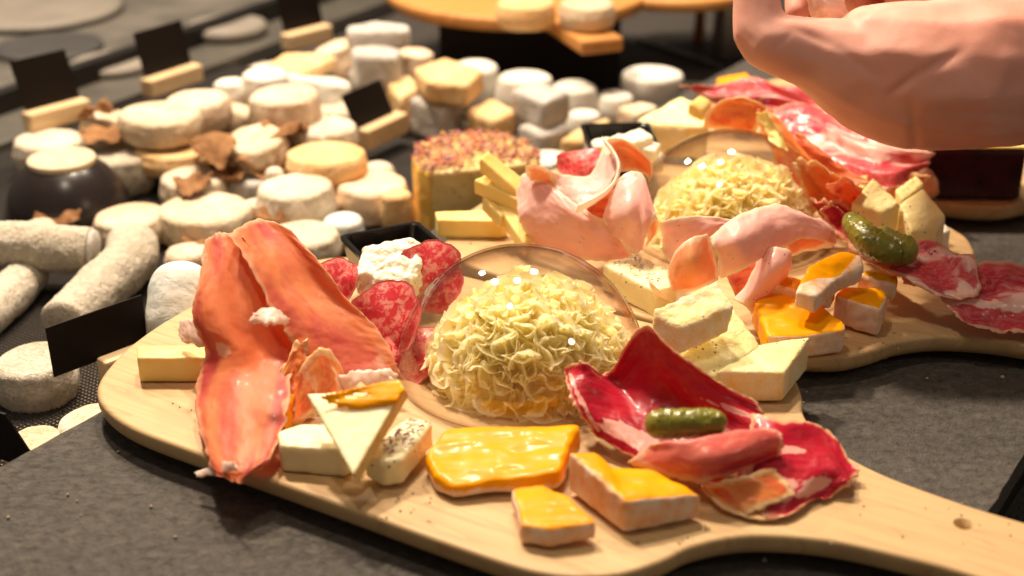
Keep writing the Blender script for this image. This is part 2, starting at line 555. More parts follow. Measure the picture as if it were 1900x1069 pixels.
def sheet(name, ctrl, mat, parent=None, label=None, cat=None, group=None, step=0.12, thick=0.09, ruffle=0.10,
          rf=0.9, jag=0.10, uvs=(1, 1), minz=None, corner=0.0, flat=0.0, folds=None, fats=(), deeps=()):
    """a slice: rows of (photo x, photo y, height) control points, thickened, wavy, with torn edges"""
    SEED[0] += 11.7
    sd = SEED[0]
    c = np.array([[list(P(*p)) if len(p) == 3 else list(p[0]) for p in row] for row in ctrl])
    if flat:
        for i, row in enumerate(ctrl):
            n_ = len(row)
            for j in range(1, n_ - 1):
                zl = row[0][2] + (row[-1][2] - row[0][2]) * j / (n_ - 1)
                c[i, j] = list(P(row[j][0], row[j][1], row[j][2] * (1 - flat) + zl * flat))
    lu = np.linalg.norm(np.diff(c, axis=0), axis=2).sum(0).max()
    lv = np.linalg.norm(np.diff(c, axis=1), axis=2).sum(1).max()
    nu = int(max(8, min(150, lu / step)))
    nv = int(max(8, min(150, lv / step)))
    tu = np.linspace(0, 1, nu)
    tv = np.linspace(0, 1, nv)
    g = spline(c, tu)
    g = np.transpose(spline(np.transpose(g, (1, 0, 2)), tv), (1, 0, 2))
    U, V = np.meshgrid(tu, tv, indexing='ij')
    if corner > 0:     # round the parameter square's corners
        a = U * 2 - 1
        b = V * 2 - 1
        a2 = a * np.sqrt(1 - corner * b * b / 2)
        b2 = b * np.sqrt(1 - corner * a * a / 2)
        g2 = spline(c, tu)
        # resample by bilinear lookup on the fine grid
        xi = (a2 + 1) / 2 * (nu - 1)
        yi = (b2 + 1) / 2 * (nv - 1)
        i0 = np.clip(xi.astype(int), 0, nu - 2)
        j0 = np.clip(yi.astype(int), 0, nv - 2)
        fx = (xi - i0)[..., None]
        fy = (yi - j0)[..., None]
        g = (g[i0, j0] * (1 - fx) * (1 - fy) + g[i0 + 1, j0] * fx * (1 - fy) + g[i0, j0 + 1] * (1 - fx) * fy + g[i0 + 1, j0 + 1] * fx * fy)
    du = np.gradient(g, axis=0)
    dv = np.gradient(g, axis=1)
    nrm = np.cross(du, dv)
    nrm /= np.linalg.norm(nrm, axis=2)[..., None] + 1e-9
    ed = np.minimum(np.minimum(U, 1 - U) * lu, np.minimum(V, 1 - V) * lv)      # cm to the nearest edge
    q = np.stack([U * lu * rf, V * lv * rf, U * 0 + sd], 2).reshape(-1, 3)
    nz = fbm(q, 3).reshape(nu, nv)
    rise = 0.35 + 0.65 * np.exp(-ed / 1.2)
    g = g + nrm * (nz * ruffle * rise)[..., None]
    if folds:
        wq = np.stack([U * 2.2, V * 1.5, U * 0 + sd], 2).reshape(-1, 3)
        wv_ = noise(wq).reshape(nu, nv)
        g = g + nrm * (folds[0] * (0.5 + U * 0.8) * np.sin(2 * math.pi * folds[1] * (V + 0.5 * wv_)))[..., None]
    # torn, irregular outline: push border points in the sheet's plane
    q2 = np.stack([U * lu * 1.7, V * lv * 1.7, U * 0 + sd + 5], 2).reshape(-1, 3)
    jn = fbm(q2, 4).reshape(nu, nv)
    cen = g.mean((0, 1))
    eu = du / (np.linalg.norm(du, axis=2)[..., None] + 1e-9) * (np.where(U > 0.5, 1, -1) * np.exp(-np.minimum(U, 1 - U) * lu / 0.35))[..., None]
    ev = dv / (np.linalg.norm(dv, axis=2)[..., None] + 1e-9) * (np.where(V > 0.5, 1, -1) * np.exp(-np.minimum(V, 1 - V) * lv / 0.35))[..., None]
    g = g + (eu + ev) * (jn * jag * 2.2)[..., None]
    # thin towards the edge
    th = thick * (0.35 + 0.65 * (1 - np.exp(-ed / 0.15)))
    top = (g + nrm * th[..., None] / 2).reshape(-1, 3)
    bot = (g - nrm * th[..., None] / 2).reshape(-1, 3)
    v = np.concatenate([top, bot])
    if minz is not None:
        v[:, 2] = np.maximum(v[:, 2], minz)
    n = nu * nv
    f = grid_faces(nu, nv) + grid_faces(nu, nv, base=n, flip=True)
    ring = [i * nv for i in range(nu)] + [(nu - 1) * nv + j for j in range(1, nv)] + [i * nv + nv - 1 for i in range(nu - 2, -1, -1)] + [j for j in range(nv - 2, 0, -1)]
    for k in range(len(ring)):
        a, b = ring[k], ring[(k + 1) % len(ring)]
        f.append((b, a, a + n, b + n))
    uv = np.stack([U * uvs[0] + sd, V * uvs[1] + sd * 0.37], 2).reshape(-1, 2)
    e = np.minimum(ed / 4.0, 1).reshape(-1)
    fzz = U * 0
    for fu, fv, ru, rv in fats:
        fzz = np.maximum(fzz, 1 - 0.5 * (((U - fu) / ru) ** 2 + ((V - fv) / rv) ** 2))
    fzz = np.clip(fzz, 0, 1).reshape(-1)
    dzz = U * 0
    for fu, fv, ru, rv in deeps:
        dzz = np.maximum(dzz, 1 - 0.5 * (((U - fu) / ru) ** 2 + ((V - fv) / rv) ** 2))
    dzz = np.clip(dzz, 0, 1).reshape(-1)
    return mk(name, v, f, mat, parent, label, cat, group, attrs={'edge': np.concatenate([e, e]), 'fatz': np.concatenate([fzz, fzz]), 'deepz': np.concatenate([dzz, dzz])}, uv=np.concatenate([uv, uv]))


def remeshed(v, faces, voxel, bevel):
    me = D.meshes.new('tmp')
    me.from_pydata([tuple(x) for x in v], [], faces)
    bm = bmesh.new()
    bm.from_mesh(me)
    bmesh.ops.recalc_face_normals(bm, faces=bm.faces)
    if bevel > 0:
        bmesh.ops.bevel(bm, geom=list(bm.edges), offset=bevel, segments=3, profile=0.5, affect='EDGES', clamp_overlap=True)
    bm.to_mesh(me)
    bm.free()
    o = D.objects.new('tmp', me)
    COL.objects.link(o)
    if voxel:
        md = o.modifiers.new('r', 'REMESH')
        md.mode = 'VOXEL'
        md.voxel_size = voxel
        s = o.modifiers.new('s', 'SMOOTH')
        s.iterations = 7
    dg = bpy.context.evaluated_depsgraph_get()
    em = o.evaluated_get(dg).to_mesh()
    n = len(em.vertices)
    vv = np.zeros(n * 3)
    em.vertices.foreach_get('co', vv)
    nn = np.zeros(n * 3)
    em.vertices.foreach_get('normal', nn)
    ff = [tuple(p.vertices) for p in em.polygons]
    o.evaluated_get(dg).to_mesh_clear()
    D.objects.remove(o)
    D.meshes.remove(me)
    return vv.reshape(-1, 3), nn.reshape(-1, 3), ff


def chunk(name, top, h, mat, rind=(), parent=None, label=None, cat=None, group=None, bevel=0.15, amp=0.10, fr=0.9,
          voxel=0.11, inset=0.0, drop=None, rt=0.14, rbottom=False, rtop=False, pits=0.0):
    """a cut block: top outline as (photo x, photo y, height), extruded down by h; rind = indices of side faces"""
    SEED[0] += 7.3
    t = [P(*p) if not isinstance(p, Vector) else p for p in top]
    n = len(t)
    cen = sum(t, Vector()) / n
    if isinstance(h, (int, float)):
        h = [h] * n
    b = []
    for p, hh in zip(t, h):
        q = p + (drop * hh if drop is not None else Vector((0, 0, -hh)))
        q = q + (Vector((cen.x, cen.y, q.z)) - q) * inset
        b.append(q)
    v = t + b
    f = [tuple(range(n)), tuple(range(2 * n - 1, n - 1, -1))] + [(i, i + n, (i + 1) % n + n, (i + 1) % n) for i in range(n)]
    V, N, FF = remeshed(v, f, voxel, bevel)
    V0 = V.copy()
    d = fbm(V * fr + SEED[0], 2) * amp + fbm(V * 2.2 + SEED[0], 2) * amp * (0.015 if mat is M['orange'] else 0.12)
    if mat is M['orange']:
        d = d + 0.05 * noise(V * np.array([0.5, 2.6, 2.6]) + SEED[0]) + 0.02 * noise(V * np.array([1.1, 7, 7]) + SEED[0])
    if pits:
        d = d - pits * np.maximum(0, noise(V * 3.1 + SEED[0]) - 0.18) * 2
    V = V + N * d[:, None]
    r = np.zeros(len(V))

    def plane(a, b_, c):
        nn = (b_ - a).cross(c - a).normalized()
        if nn.dot(cen - a) > 0:
            nn = -nn
        return -((V0 - np.array(a)) @ np.array(nn))
    for i in rind:
        r = np.maximum(r, 1 - plane(t[i], t[(i + 1) % n], b[i]) / rt)
    if rbottom:
        r = np.maximum(r, 1 - plane(b[0], b[1], b[2]) / rt)
    if rtop:
        r = np.maximum(r, 1 - plane(t[0], t[1], t[2]) / rt)
    return mk(name, V, FF, mat, parent, label, cat, group, attrs={'rind': np.clip(r, 0, 1)})


def disc(label, px, py, ztop, wpx, h, mat, name='round_cheese', taper=1.0, tilt=(0, 0), amp=0.10, parent=None,
         group='small soft cheeses heaped on the counter', dish=0.05, rough=0.0, sq=1.0, seg=72, crack=False):
    """a small soft cheese: top centre at the photo point, width from the photo"""
    SEED[0] += 3.1
    c = P(px, py, ztop)
    r = wpx / 2 * depth_at(py, ztop) / F
    e = min(0.45, h * 0.28)
    prof = []
    for k in range(9):
        prof.append((r * (k / 9) * (1 - e / r), -dish * (1 - (k / 9) ** 2)))
    for k in range(6):
        a = k / 5 * math.pi / 2
        prof.append((r - e + e * math.sin(a), -e + e * math.cos(a)))
    for k in range(1, 8):
        t = k / 8
        prof.append((r * (1 + (taper - 1) * t) + 0.06 * h * math.sin(math.pi * t), -e - (h - 2 * e) * t))
    for k in range(6):
        a = k / 5 * math.pi / 2
        prof.append((r * taper - e + e * math.cos(a), -h + e - e * math.sin(a)))
    prof.append((0.01, -h))
    pr = np.array(prof)
    th = np.linspace(0, 2 * math.pi, seg, endpoint=False)
    R = pr[None, :, 0] * (1 + 0.03 * np.sin(2 * th + SEED[0]) + 0.02 * np.sin(3 * th + 2 * SEED[0]))[:, None]
    v = np.stack([R * np.cos(th)[:, None], R * np.sin(th)[:, None] * sq, np.repeat(pr[None, :, 1], seg, 0)], 2).reshape(-1, 3)
    nd = v / (np.linalg.norm(v, axis=1)[:, None] + 1e-6)
    v = v + nd * (fbm(v * 0.8 + SEED[0], 4) * amp * 1.7 + fbm(v * np.array([2.2, 2.2, 4.5]) + SEED[0], 3) * amp * 0.35 * (v[:, 2] < -0.15) + fbm(v * 5 + SEED[0], 2) * rough)[:, None]
    if crack:
        v[:, 2] -= 0.35 * np.exp(-(np.abs(v[:, 0] - 0.2 + 0.2 * noise(v * 2)) / 0.08) ** 2) * (v[:, 2] > -0.5)
    rot = Matrix.Rotation(math.radians(tilt[0]), 3, 'X') @ Matrix.Rotation(math.radians(tilt[1]), 3, 'Y')
    v = v @ np.array(rot).T + np.array(c)
    f = grid_faces(seg, len(prof), True)
    f = [q[::-1] for q in f]
    return mk(name, v, f, mat, parent, None if parent else label, None if parent else 'cheese', None if parent else group)


def tube(name, pts, rad, mat, label=None, cat=None, group=None, parent=None, seg=40, amp=0.08, rough=0.02, cap=0.3, steps=50, bumps=0.0, fr=0.8):
    """a round bar through centimetre points with rounded ends"""
    SEED[0] += 5.9
    pts = np.array([list(p) for p in pts])[:, None, :]
    t = np.linspace(0, 1, steps)
    c = spline(pts, t)[:, 0]
    rr = np.interp(t, np.linspace(0, 1, len(rad)), rad)
    L = np.linalg.norm(np.diff(c, axis=0), axis=1).sum()
    s = t * L
    capr = np.clip(np.minimum(s, L - s) / (cap + 1e-6), 0, 1)
    rr = rr * np.sqrt(np.maximum(1 - (1 - capr) ** 2, 0)) * (0.0 + 1.0)
    tan = np.gradient(c, axis=0)
    tan /= np.linalg.norm(tan, axis=1)[:, None]
    up = np.array([0, 0, 1.0])
    if abs(tan[0] @ up) > 0.9:
        up = np.array([1.0, 0, 0])
    a = np.cross(tan, up)
    a /= np.linalg.norm(a, axis=1)[:, None]
    b = np.cross(a, tan)
    th = np.linspace(0, 2 * math.pi, seg, endpoint=False)
    ring = a[:, None, :] * np.cos(th)[None, :, None] + b[:, None, :] * np.sin(th)[None, :, None]
    base = c[:, None, :] + ring * rr[:, None, None]
    q = base.reshape(-1, 3)
    d = fbm(q * fr + SEED[0], 3) * amp + fbm(q * 5 + SEED[0], 2) * rough
    if bumps:
        d = d + bumps * np.maximum(0, noise(q * 4.2 + SEED[0]) - 0.05) * 2
    d = d.reshape(steps, seg) * np.clip(rr / max(rad), 0, 1)[:, None]
    v = (base + ring * d[:, :, None]).transpose(1, 0, 2).reshape(-1, 3)
    f = grid_faces(seg, steps, True)
    f.append(tuple(i * steps for i in range(seg)))
    f.append(tuple(i * steps + steps - 1 for i in range(seg))[::-1])
    return mk(name, v, f, mat, parent, label, cat, group)


def box(name, c, ax, ay, az, mat, bevel=0.08, **kw):
    """box from centre c and three half-axis vectors"""
    c, ax, ay, az = Vector(c), Vector(ax), Vector(ay), Vector(az)
    bm = bmesh.new()
    vs = [bm.verts.new(c + ax * i + ay * j + az * k) for i in (-1, 1) for j in (-1, 1) for k in (-1, 1)]
    for f in ((0, 1, 3, 2), (4, 6, 7, 5), (0, 4, 5, 1), (2, 3, 7, 6), (0, 2, 6, 4), (1, 5, 7, 3)):
        bm.faces.new([vs[i] for i in f])
    bmesh.ops.recalc_face_normals(bm, faces=bm.faces)
    if bevel:
        bmesh.ops.bevel(bm, geom=list(bm.edges), offset=bevel, segments=2, profile=0.5, affect='EDGES', clamp_overlap=True)
    bm.verts.index_update()
    v = [list(x.co) for x in bm.verts]
    f = [tuple(y.index for y in x.verts) for x in bm.faces]
    bm.free()
    return mk(name, v, f, mat, smooth=False, **kw)


def lathe(name, c, prof, mat, seg=64, **kw):
    th = np.linspace(0, 2 * math.pi, seg, endpoint=False)
    pr = np.array(prof)
    v = np.stack([pr[None, :, 0] * np.cos(th)[:, None], pr[None, :, 0] * np.sin(th)[:, None], np.repeat(pr[None, :, 1], seg, 0)], 2).reshape(-1, 3) + np.array(c)
    f = [q[::-1] for q in grid_faces(seg, len(prof), True)]
    return mk(name, v, f, mat, **kw)


def smooth_poly(pts, sub=6):
    """closed Catmull-Rom"""
    n = len(pts)
    out = []
    for i in range(n):
        p0, p1, p2, p3 = (np.array(pts[(i + k - 1) % n], float) for k in range(4))
        for s in range(sub):
            f = s / sub
            out.append(0.5 * (2 * p1 + (p2 - p0) * f + (2 * p0 - 5 * p1 + 4 * p2 - p3) * f ** 2 + (3 * p1 - p0 - 3 * p2 + p3) * f ** 3))
    return out


# ================================================================== the counter
def slab(name, pts, z0, z1, mat, **kw):
    n = len(pts)
    v = [(x, y, z1) for x, y in pts] + [(x, y, z0) for x, y in pts]
    f = [tuple(range(n)), tuple(range(2 * n - 1, n - 1, -1))] + [((i + 1) % n, i, i + n, (i + 1) % n + n) for i in range(n)]
    return mk(name, v, f, mat, smooth=False, **kw)


SD = Vector((0.5485, 0.8361))              # along the slate
SN = Vector((0.8361, -0.5485))             # across it, to the right


def sl(s, n):
    return tuple(SD * s + SN * n)


mk('counter', [(-300, -100, -3.6), (300, -100, -3.6), (300, 420, -3.6), (-300, 420, -3.6)], [(0, 1, 2, 3)], M['counter'], kind='structure', smooth=False)
# slate runner: a finely uneven top, chipped edge
ns, nn = 260, 90
s_ = np.linspace(-12, 160, ns)
n_ = np.linspace(-50.2, -11.2, nn)
SS, NN = np.meshgrid(s_, n_, indexing='ij')
q = np.stack([SS, NN, SS * 0], 2).reshape(-1, 3)
zz = (fbm(q * 0.35, 4) * 0.05).reshape(ns, nn)
ej = noise(q * 0.9 + 4).reshape(ns, nn) * 0.12
NN2 = NN + np.where(NN < -50.1, ej, 0) + np.where(NN > -11.3, ej, 0)
X = SD.x * SS + SN.x * NN2
Y = SD.y * SS + SN.y * NN2
v = np.stack([X, Y, zz - 0.03], 2).reshape(-1, 3)
vb = v.copy()
vb[:, 2] = -1.3
n0 = ns * nn
f = [q_[::-1] for q_ in grid_faces(ns, nn)]
ring = [i * nn for i in range(ns)] + [(ns - 1) * nn + j for j in range(1, nn)] + [i * nn + nn - 1 for i in range(ns - 2, -1, -1)] + [j for j in range(nn - 2, 0, -1)]
for k in range(len(ring)):
    a, b = ring[k], ring[(k + 1) % len(ring)]
    f.append((a, b, b + n0, a + n0))
mk('slate_slab', np.concatenate([v, vb]), f, M['slate'], smooth=False, kind='structure')
slab('slate_plinth', [sl(-12, -49.4), sl(-12, -11.6), sl(160, -11.6), sl(160, -49.4)][::-1], -3.6, -1.31, M['darkmetal'], kind='structure')

# black woven mesh over a pale tray, left of the slate
tr = [sl(0, -51.2), sl(70, -51.2), (-26, 128), (-75, 60), (-60, 20)]
slab('metal_tray', [sl(-5, -51), sl(85, -51), (-24, 134), (-78, 50), (-40, 25)][::1], -3.55, -3.30, M['tray'], kind='structure')
vv, ff = [], []


def strand(a, b, w, z):
    a, b = Vector(a), Vector(b)
    d = (b - a).normalized()
    o = Vector((-d.y, d.x)) * w
    i = len(vv)
    for p in (a, b):
        vv.extend([(p.x + o.x, p.y + o.y, z - 0.03), (p.x, p.y, z + 0.05), (p.x - o.x, p.y - o.y, z - 0.03)])
    ff.extend([(i, i + 1, i + 4, i + 3), (i + 1, i + 2, i + 5, i + 4)])


for k in range(330):
    n = -51.0 - k * 0.26
    strand(sl(-8, n), sl(96, n), 0.075, -3.12)
for k in range(400):
    s = -8 + k * 0.26
    strand(sl(s, -51.0), sl(s, -136), 0.075, -3.10)
mk('mesh_mat', vv, ff, M['mesh'], kind='stuff', smooth=False, label='black woven mesh mat under the white cheeses', cat='mat')

# rail along the glass side of the counter
RD = Vector((0.494, 0.8695, 0))
RN = Vector((-0.8695, 0.494, 0))
r0 = P(0, 300, -3)
rail = empty('counter_rail', r0 + RD * 30 + Vector((0, 0, -.5)), 'grey metal rail edging the counter behind the black price cards', 'rail')
box('rail_gap_shade', r0 + RD * 40 + RN * 1.2 + Vector((0, 0, -1.6)), RD * 95, RN * 0.5, Vector((0, 0, 1.4)), M['darkmetal'], parent=rail)  # dark strip standing for the shade in the rail's gap
box('rail_ledge', r0 + RD * 40 + RN * 4.6 + Vector((0, 0, -1.0)), RD * 95, RN * 2.8, Vector((0, 0, 1.6)), M['steel'], parent=rail)
box('rail_lip', r0 + RD * 40 + RN * 8.2 + Vector((0, 0, -0.2)), RD * 95, RN * 0.7, Vector((0, 0, 2.6)), M['darkmetal'], parent=rail)

# ================================================================== paddle boards
BO = [(-32.0, 0), (-31.8, -3.2), (-31.0, -6.5), (-29.3, -9.4), (-26, -10.9), (-21, -11.1), (-14, -11.1), (-7, -11.1), (-3.6, -10.8), (-1.4, -9.6),
      (-0.2, -7.9), (0.6, -6.1), (2.3, -4.3), (5.2, -3.0), (9.0, -2.45), (12.4, -2.3), (13.6, -1.5), (13.9, 0)]
BO = BO + [(x, -y) for x, y in BO[-2:0:-1]]


def board(cx, cy, d, th, label, mat, z0=0.0, scale=1.0, hole=True, end=-32.0):
    d = Vector(d).normalized()
    n = Vector((-d.y, d.x))
    pts = np.array(smooth_poly(BO, 8)) * scale
    pts[:, 0] = np.where(pts[:, 0] < -10, -10 + (pts[:, 0] + 10) * (end + 10) / -22, pts[:, 0])
    m = len(pts)
    tan = np.roll(pts, -1, 0) - np.roll(pts, 1, 0)
    tan /= np.linalg.norm(tan, axis=1)[:, None]
    nor = np.stack([tan[:, 1], -tan[:, 0]], 1)
    r = 1.05
    layers = []
    for k in range(7):
        a = -math.pi / 2 + k / 6 * math.pi / 2
        layers.append((2.6 - 2.6 * math.cos(a), z0 + r + r * math.sin(a)))
    r2 = 0.22
    for k in range(6):
        a = k / 5 * math.pi / 2
        layers.append((r2 - r2 * math.cos(a), z0 + th - r2 + r2 * math.sin(a)))
    V = []
    for off, z in layers:
        p = pts - nor * off
        for x, y in p:
            V.append((cx + d.x * x + n.x * y, cy + d.y * x + n.y * y, z))
    Fc = []
    L = len(layers)
    for k in range(L - 1):
        for i in range(m):
            Fc.append((k * m + i, k * m + (i + 1) % m, (k + 1) * m + (i + 1) % m, (k + 1) * m + i))
    Fc.append(tuple((L - 1) * m + i for i in range(m)))
    Fc.append(tuple(range(m))[::-1])
    if hole:
        me = D.meshes.new('tmp')
        me.from_pydata(V, [], Fc)
        o = D.objects.new('tmp', me)
        COL.objects.link(o)
        hx, hy = hole
        cut = D.meshes.new('cut')
        bm = bmesh.new()
        bmesh.ops.create_cone(bm, cap_ends=True, segments=28, radius1=0.42, radius2=0.42, depth=8, matrix=Matrix.Translation((hx, hy, z0)))
        bm.to_mesh(cut)
        bm.free()
        c = D.objects.new('cut', cut)
        COL.objects.link(c)
        md = o.modifiers.new('b', 'BOOLEAN')
        md.operation = 'DIFFERENCE'
        md.object = c
        md.solver = 'EXACT'
        dg = bpy.context.evaluated_depsgraph_get()
        em = o.evaluated_get(dg).to_mesh()
        V = [tuple(x.co) for x in em.vertices]
        Fc = [tuple(p.vertices) for p in em.polygons]
        o.evaluated_get(dg).to_mesh_clear()
        for x in (o, c):
            D.objects.remove(x)
    ob = mk('wooden_paddle_board', V, Fc, mat, label=label, cat='serving board', group='wooden paddle boards on the slate')
    ob.data.polygons.foreach_set('use_smooth', [len(p.vertices) < 6 and abs(p.normal.z) < 0.995 for p in ob.data.polygons])
    return ob


h1 = P(1788, 972, 1.6)
board(10.0, 52.8, (0.857, -0.515), 1.6, 'front paddle board with the dark red cured slice and small handle hole', M['wood'], hole=(h1.x, h1.y))
board(23.0, 70.6, (0.824, -0.567), 1.6, 'middle paddle board holding cooked ham, gherkins and orange cheese', M['wood'], hole=False, end=-28.6)
board(37.6, 91.0, (0.824, -0.567), 1.6, 'far paddle board under the hand with a dark red block', M['wood'], hole=False, end=-26.5)

# ================================================================== domes and shaved cheese


def dome(c, label, R=6.2, t=0.12):
    pr = [(0.01, R * 1.0)]
    for k in range(1, 33):
        a = k / 32 * math.pi / 2
        pr.append((R * math.sin(a), R * math.cos(a)))
    pr += [(R + 0.02, -0.0), (R + 0.10, 0.0)][0:0]
    for k in range(32, 0, -1):
        a = k / 32 * math.pi / 2
        pr.append(((R - t) * math.sin(a), (R - t) * math.cos(a)))
    pr.append((0.01, R - t))
    return lathe('clear_dome', c, pr[::-1], M['glass'], seg=96, label=label, cat='dome cover', group='clear plastic domes over the shaved cheese')


c1 = P(967, 684, 1.63)
c2 = P(1352, 430, 1.63)
dome(c1, 'clear dome cover on the front board, nearest the camera')
dome(c2, 'clear dome cover on the middle board behind the folded cooked ham')


def frills(c, rx, ry, rz, az, el, seed, nb, size):
    """one rosette: concentric thin wavy bands standing out of the heap's surface"""
    rs = np.random.RandomState(seed)
    az, el = math.radians(az), math.radians(el)
    dr = np.array([math.cos(el) * math.sin(az), -math.cos(el) * math.cos(az), math.sin(el)])
    t1 = np.cross(dr, [0.3, 0.2, 1.0])
    t1 /= np.linalg.norm(t1)
    t2 = np.cross(dr, t1)
    V, Fc, A = [], [], []
    sc = np.array([rx, ry, rz])
    for j in range(nb):
        rho0 = (0.18 + 0.60 * j) * size
        nt = int(70 + 60 * j)
        nv = 8
        k = max(3, int(round(2 * math.pi * rho0 / 1.75)) + 2)
        th = np.linspace(0, 2 * math.pi, nt, endpoint=False)
        vv_ = np.linspace(0, 1, nv)
        T, Z = np.meshgrid(th, vv_, indexing='ij')
        ph = rs.rand() * 6
        w = noise(np.stack([np.cos(T) * (1 + j * .6), np.sin(T) * (1 + j * .6), T * 0 + seed * 1.7 + j * 3], 2).reshape(-1, 3)).reshape(T.shape)
        w2 = noise(np.stack([np.cos(T) * 4, np.sin(T) * 4, T * 0 + seed * 2.1 + j * 5], 2).reshape(-1, 3)).reshape(T.shape)
        arg = k * T + ph + 3.5 * w
        am = (0.14 + 0.40 * Z) * (0.8 + 1.1 * w)
        rho = rho0 + am * np.sin(arg) + 0.20 * Z * (0.5 + j * 0.2) + 0.055 * Z ** 3 * np.sin(4.3 * arg + ph) + 0.25 * w2 * Z
        tt = T + am * 0.8 * np.cos(arg * 2) / max(rho0, 0.5) * 0.5
        h = -0.35 + (rs.uniform(1.0, 1.35) + 0.55 * w - 0.06 * j) * Z + 0.07 * Z * np.sin(2.4 * arg)
        d = dr + (t1 * (rho * np.cos(tt))[..., None] + t2 * (rho * np.sin(tt))[..., None]) / 3.4
        d /= np.linalg.norm(d, axis=2)[..., None]
        g = c + d * sc + d * h[..., None]
        g[..., 2] = np.maximum(g[..., 2], 1.66 + 0.02 * Z)
        e0 = g - DC
        L0 = np.linalg.norm(e0, axis=2)[..., None]
        g = np.where(L0 > 5.7, DC + e0 / L0 * (5.7 + 0.25 * np.tanh((L0 - 5.7) * 2)), g)
        du = np.roll(g, -1, 0) - np.roll(g, 1, 0)
        dv = np.gradient(g, axis=1)
        n = np.cross(du, dv)
        n /= np.linalg.norm(n, axis=2)[..., None] + 1e-9
        th_ = 0.022 * (1.4 - Z)[..., None]
        b = len(V)
        V.extend((g + n * th_).reshape(-1, 3).tolist())
        m = nt * nv
        Fc += grid_faces(nt, nv, True, b)
        e = np.clip(Z - 0.35, 0, 1) * 1.1  # yellower base, whiter rim: golden light of the recesses put into the colour
        A += e.reshape(-1).tolist()
    return np.array(V), Fc, np.array(A)


M['teteglow'] = paste_mat('cheese_recess_glow', (0.99, 0.82, 0.30), (0.99, 0.87, 0.42), (0.9, 0.8, 0.5), (0.9, 0.8, 0.5), 0.5, 0.2, None, 0, 0.3)  # deeper yellow carries the golden glow between the frills


def mound(c, label, off, rx, ry, rz, spots, size=1.0):
    global DC
    DC = np.array(c)
    root = empty('shaved_cheese_mound', Vector(c), label, 'shaved cheese', 'shaved cheese under the domes')
    c = Vector(c) + Vector(off)
    core = []
    Fk = []
    for i in range(40):
        for j in range(14):
            a_, b_ = 2 * math.pi * i / 40, math.pi / 2 * j / 13
            k_ = 1 + 0.08 * math.sin(5 * a_ + 3 * b_)
            core.append((c[0] + rx * 1.08 * k_ * math.cos(a_) * math.cos(b_), c[1] + ry * 1.08 * k_ * math.sin(a_) * math.cos(b_), c[2] + rz * 1.08 * math.sin(b_)))
    mk('recess_glow_core', core, grid_faces(40, 14, True), M['teteglow'], root)  # added filler so light is not lost between the thin frills
    for k, (az, el, s) in enumerate(spots):
        V, Fc, A = frills(np.array(c), rx * 1.12, ry * 1.12, rz * 1.12, az, el, k + 1 + int(c[0] * 3) % 7, 3 if s < 1 else 4, s * size)
        mk('cheese_rosette', V, Fc, M['tete'], root, attrs={'rind': A})  # here the attribute carries the painted recess tone, no real rind
    return root


sp1 = [(0, 88, 1.0), (-60, 55, 1.0), (5, 52, 1.05), (68, 52, 1.0), (130, 52, .9), (195, 52, .9),
       (-85, 20, 1.0), (-45, 22, 1.0), (-10, 18, 1.0), (28, 20, 1.0), (62, 18, 1.0), (98, 20, .9), (140, 22, .9), (190, 22, .8), (240, 24, .8)]
mound(c1, 'heap of frilly shaved cheese under the front dome', (0.4, -0.3, 0.0), 3.9, 3.65, 3.6, sp1)
mound(c2, 'frilly shaved cheese rosette under the middle dome', (0.1, -0.5, 0.0), 3.8, 3.5, 3.55, sp1, 1.0)
# ================================================================== front board

W1 = 'on the front board'
# cured ham draped over the left end
ham = empty('cured_ham_slices', P(480, 740, 1.65), 'large orange pink cured ham slices standing folded at the left end of the front board', 'ham')
sheet('ham_slice', [
    [(380, 446, 8.0), (400, 436, 8.6), (424, 430, 8.8), (452, 438, 8.5)],
    [(368, 520, 6.9), (402, 510, 7.7), (446, 506, 7.6), (500, 505, 7.0)],
    [(358, 590, 5.6), (404, 592, 6.9), (462, 590, 6.2), (530, 580, 5.2)],
    [(378, 650, 4.2), (436, 655, 5.9), (490, 645, 5.0), (552, 632, 4.0)],
    [(364, 720, 3.0), (420, 712, 4.6), (480, 712, 4.7), (540, 706, 3.5)],
    [(368, 790, 2.4), (420, 792, 3.9), (470, 796, 4.0), (528, 790, 2.9)],
    [(386, 856, 2.1), (424, 862, 3.0), (464, 862, 3.2), (508, 838, 2.6)],
    [(402, 884, 1.9), (426, 892, 2.1), (450, 894, 2.2), (484, 868, 2.2)]],
    M['prosciutto'], ham, thick=0.055, ruffle=0.12, step=0.10, jag=0.09, uvs=(0.9, 0.6), flat=0.92, fats=((0.42, 0.22, 0.04, 0.07),), deeps=((0.70, 0.38, 0.16, 0.16), (0.5, 0.1, 0.1, 0.1)), folds=(0.12, 1.1))
sheet('ham_slice', [
    [(426, 438, 8.6), (452, 416, 9.1), (490, 408, 9.1), (540, 426, 8.3)],
    [(466, 500, 7.4), (500, 478, 8.2), (545, 468, 8.2), (596, 490, 7.2)],
    [(500, 570, 6.0), (540, 545, 7.0), (590, 535, 7.0), (650, 560, 5.8)],
    [(535, 625, 4.8), (585, 605, 5.8), (640, 598, 5.8), (700, 610, 4.8)],
    [(560, 672, 3.8), (615, 655, 4.8), (675, 650, 4.8), (728, 656, 3.9)],
    [(590, 712, 3.0), (640, 702, 3.6), (695, 698, 3.6), (738, 690, 3.2)]],
    M['prosciutto'], ham, thick=0.055, ruffle=0.12, step=0.10, jag=0.09, uvs=(0.9, 0.6), flat=0.75, deeps=((0.82, 0.5, 0.22, 0.35), (0.45, 0.12, 0.2, 0.12)), folds=(0.05, 1.2))
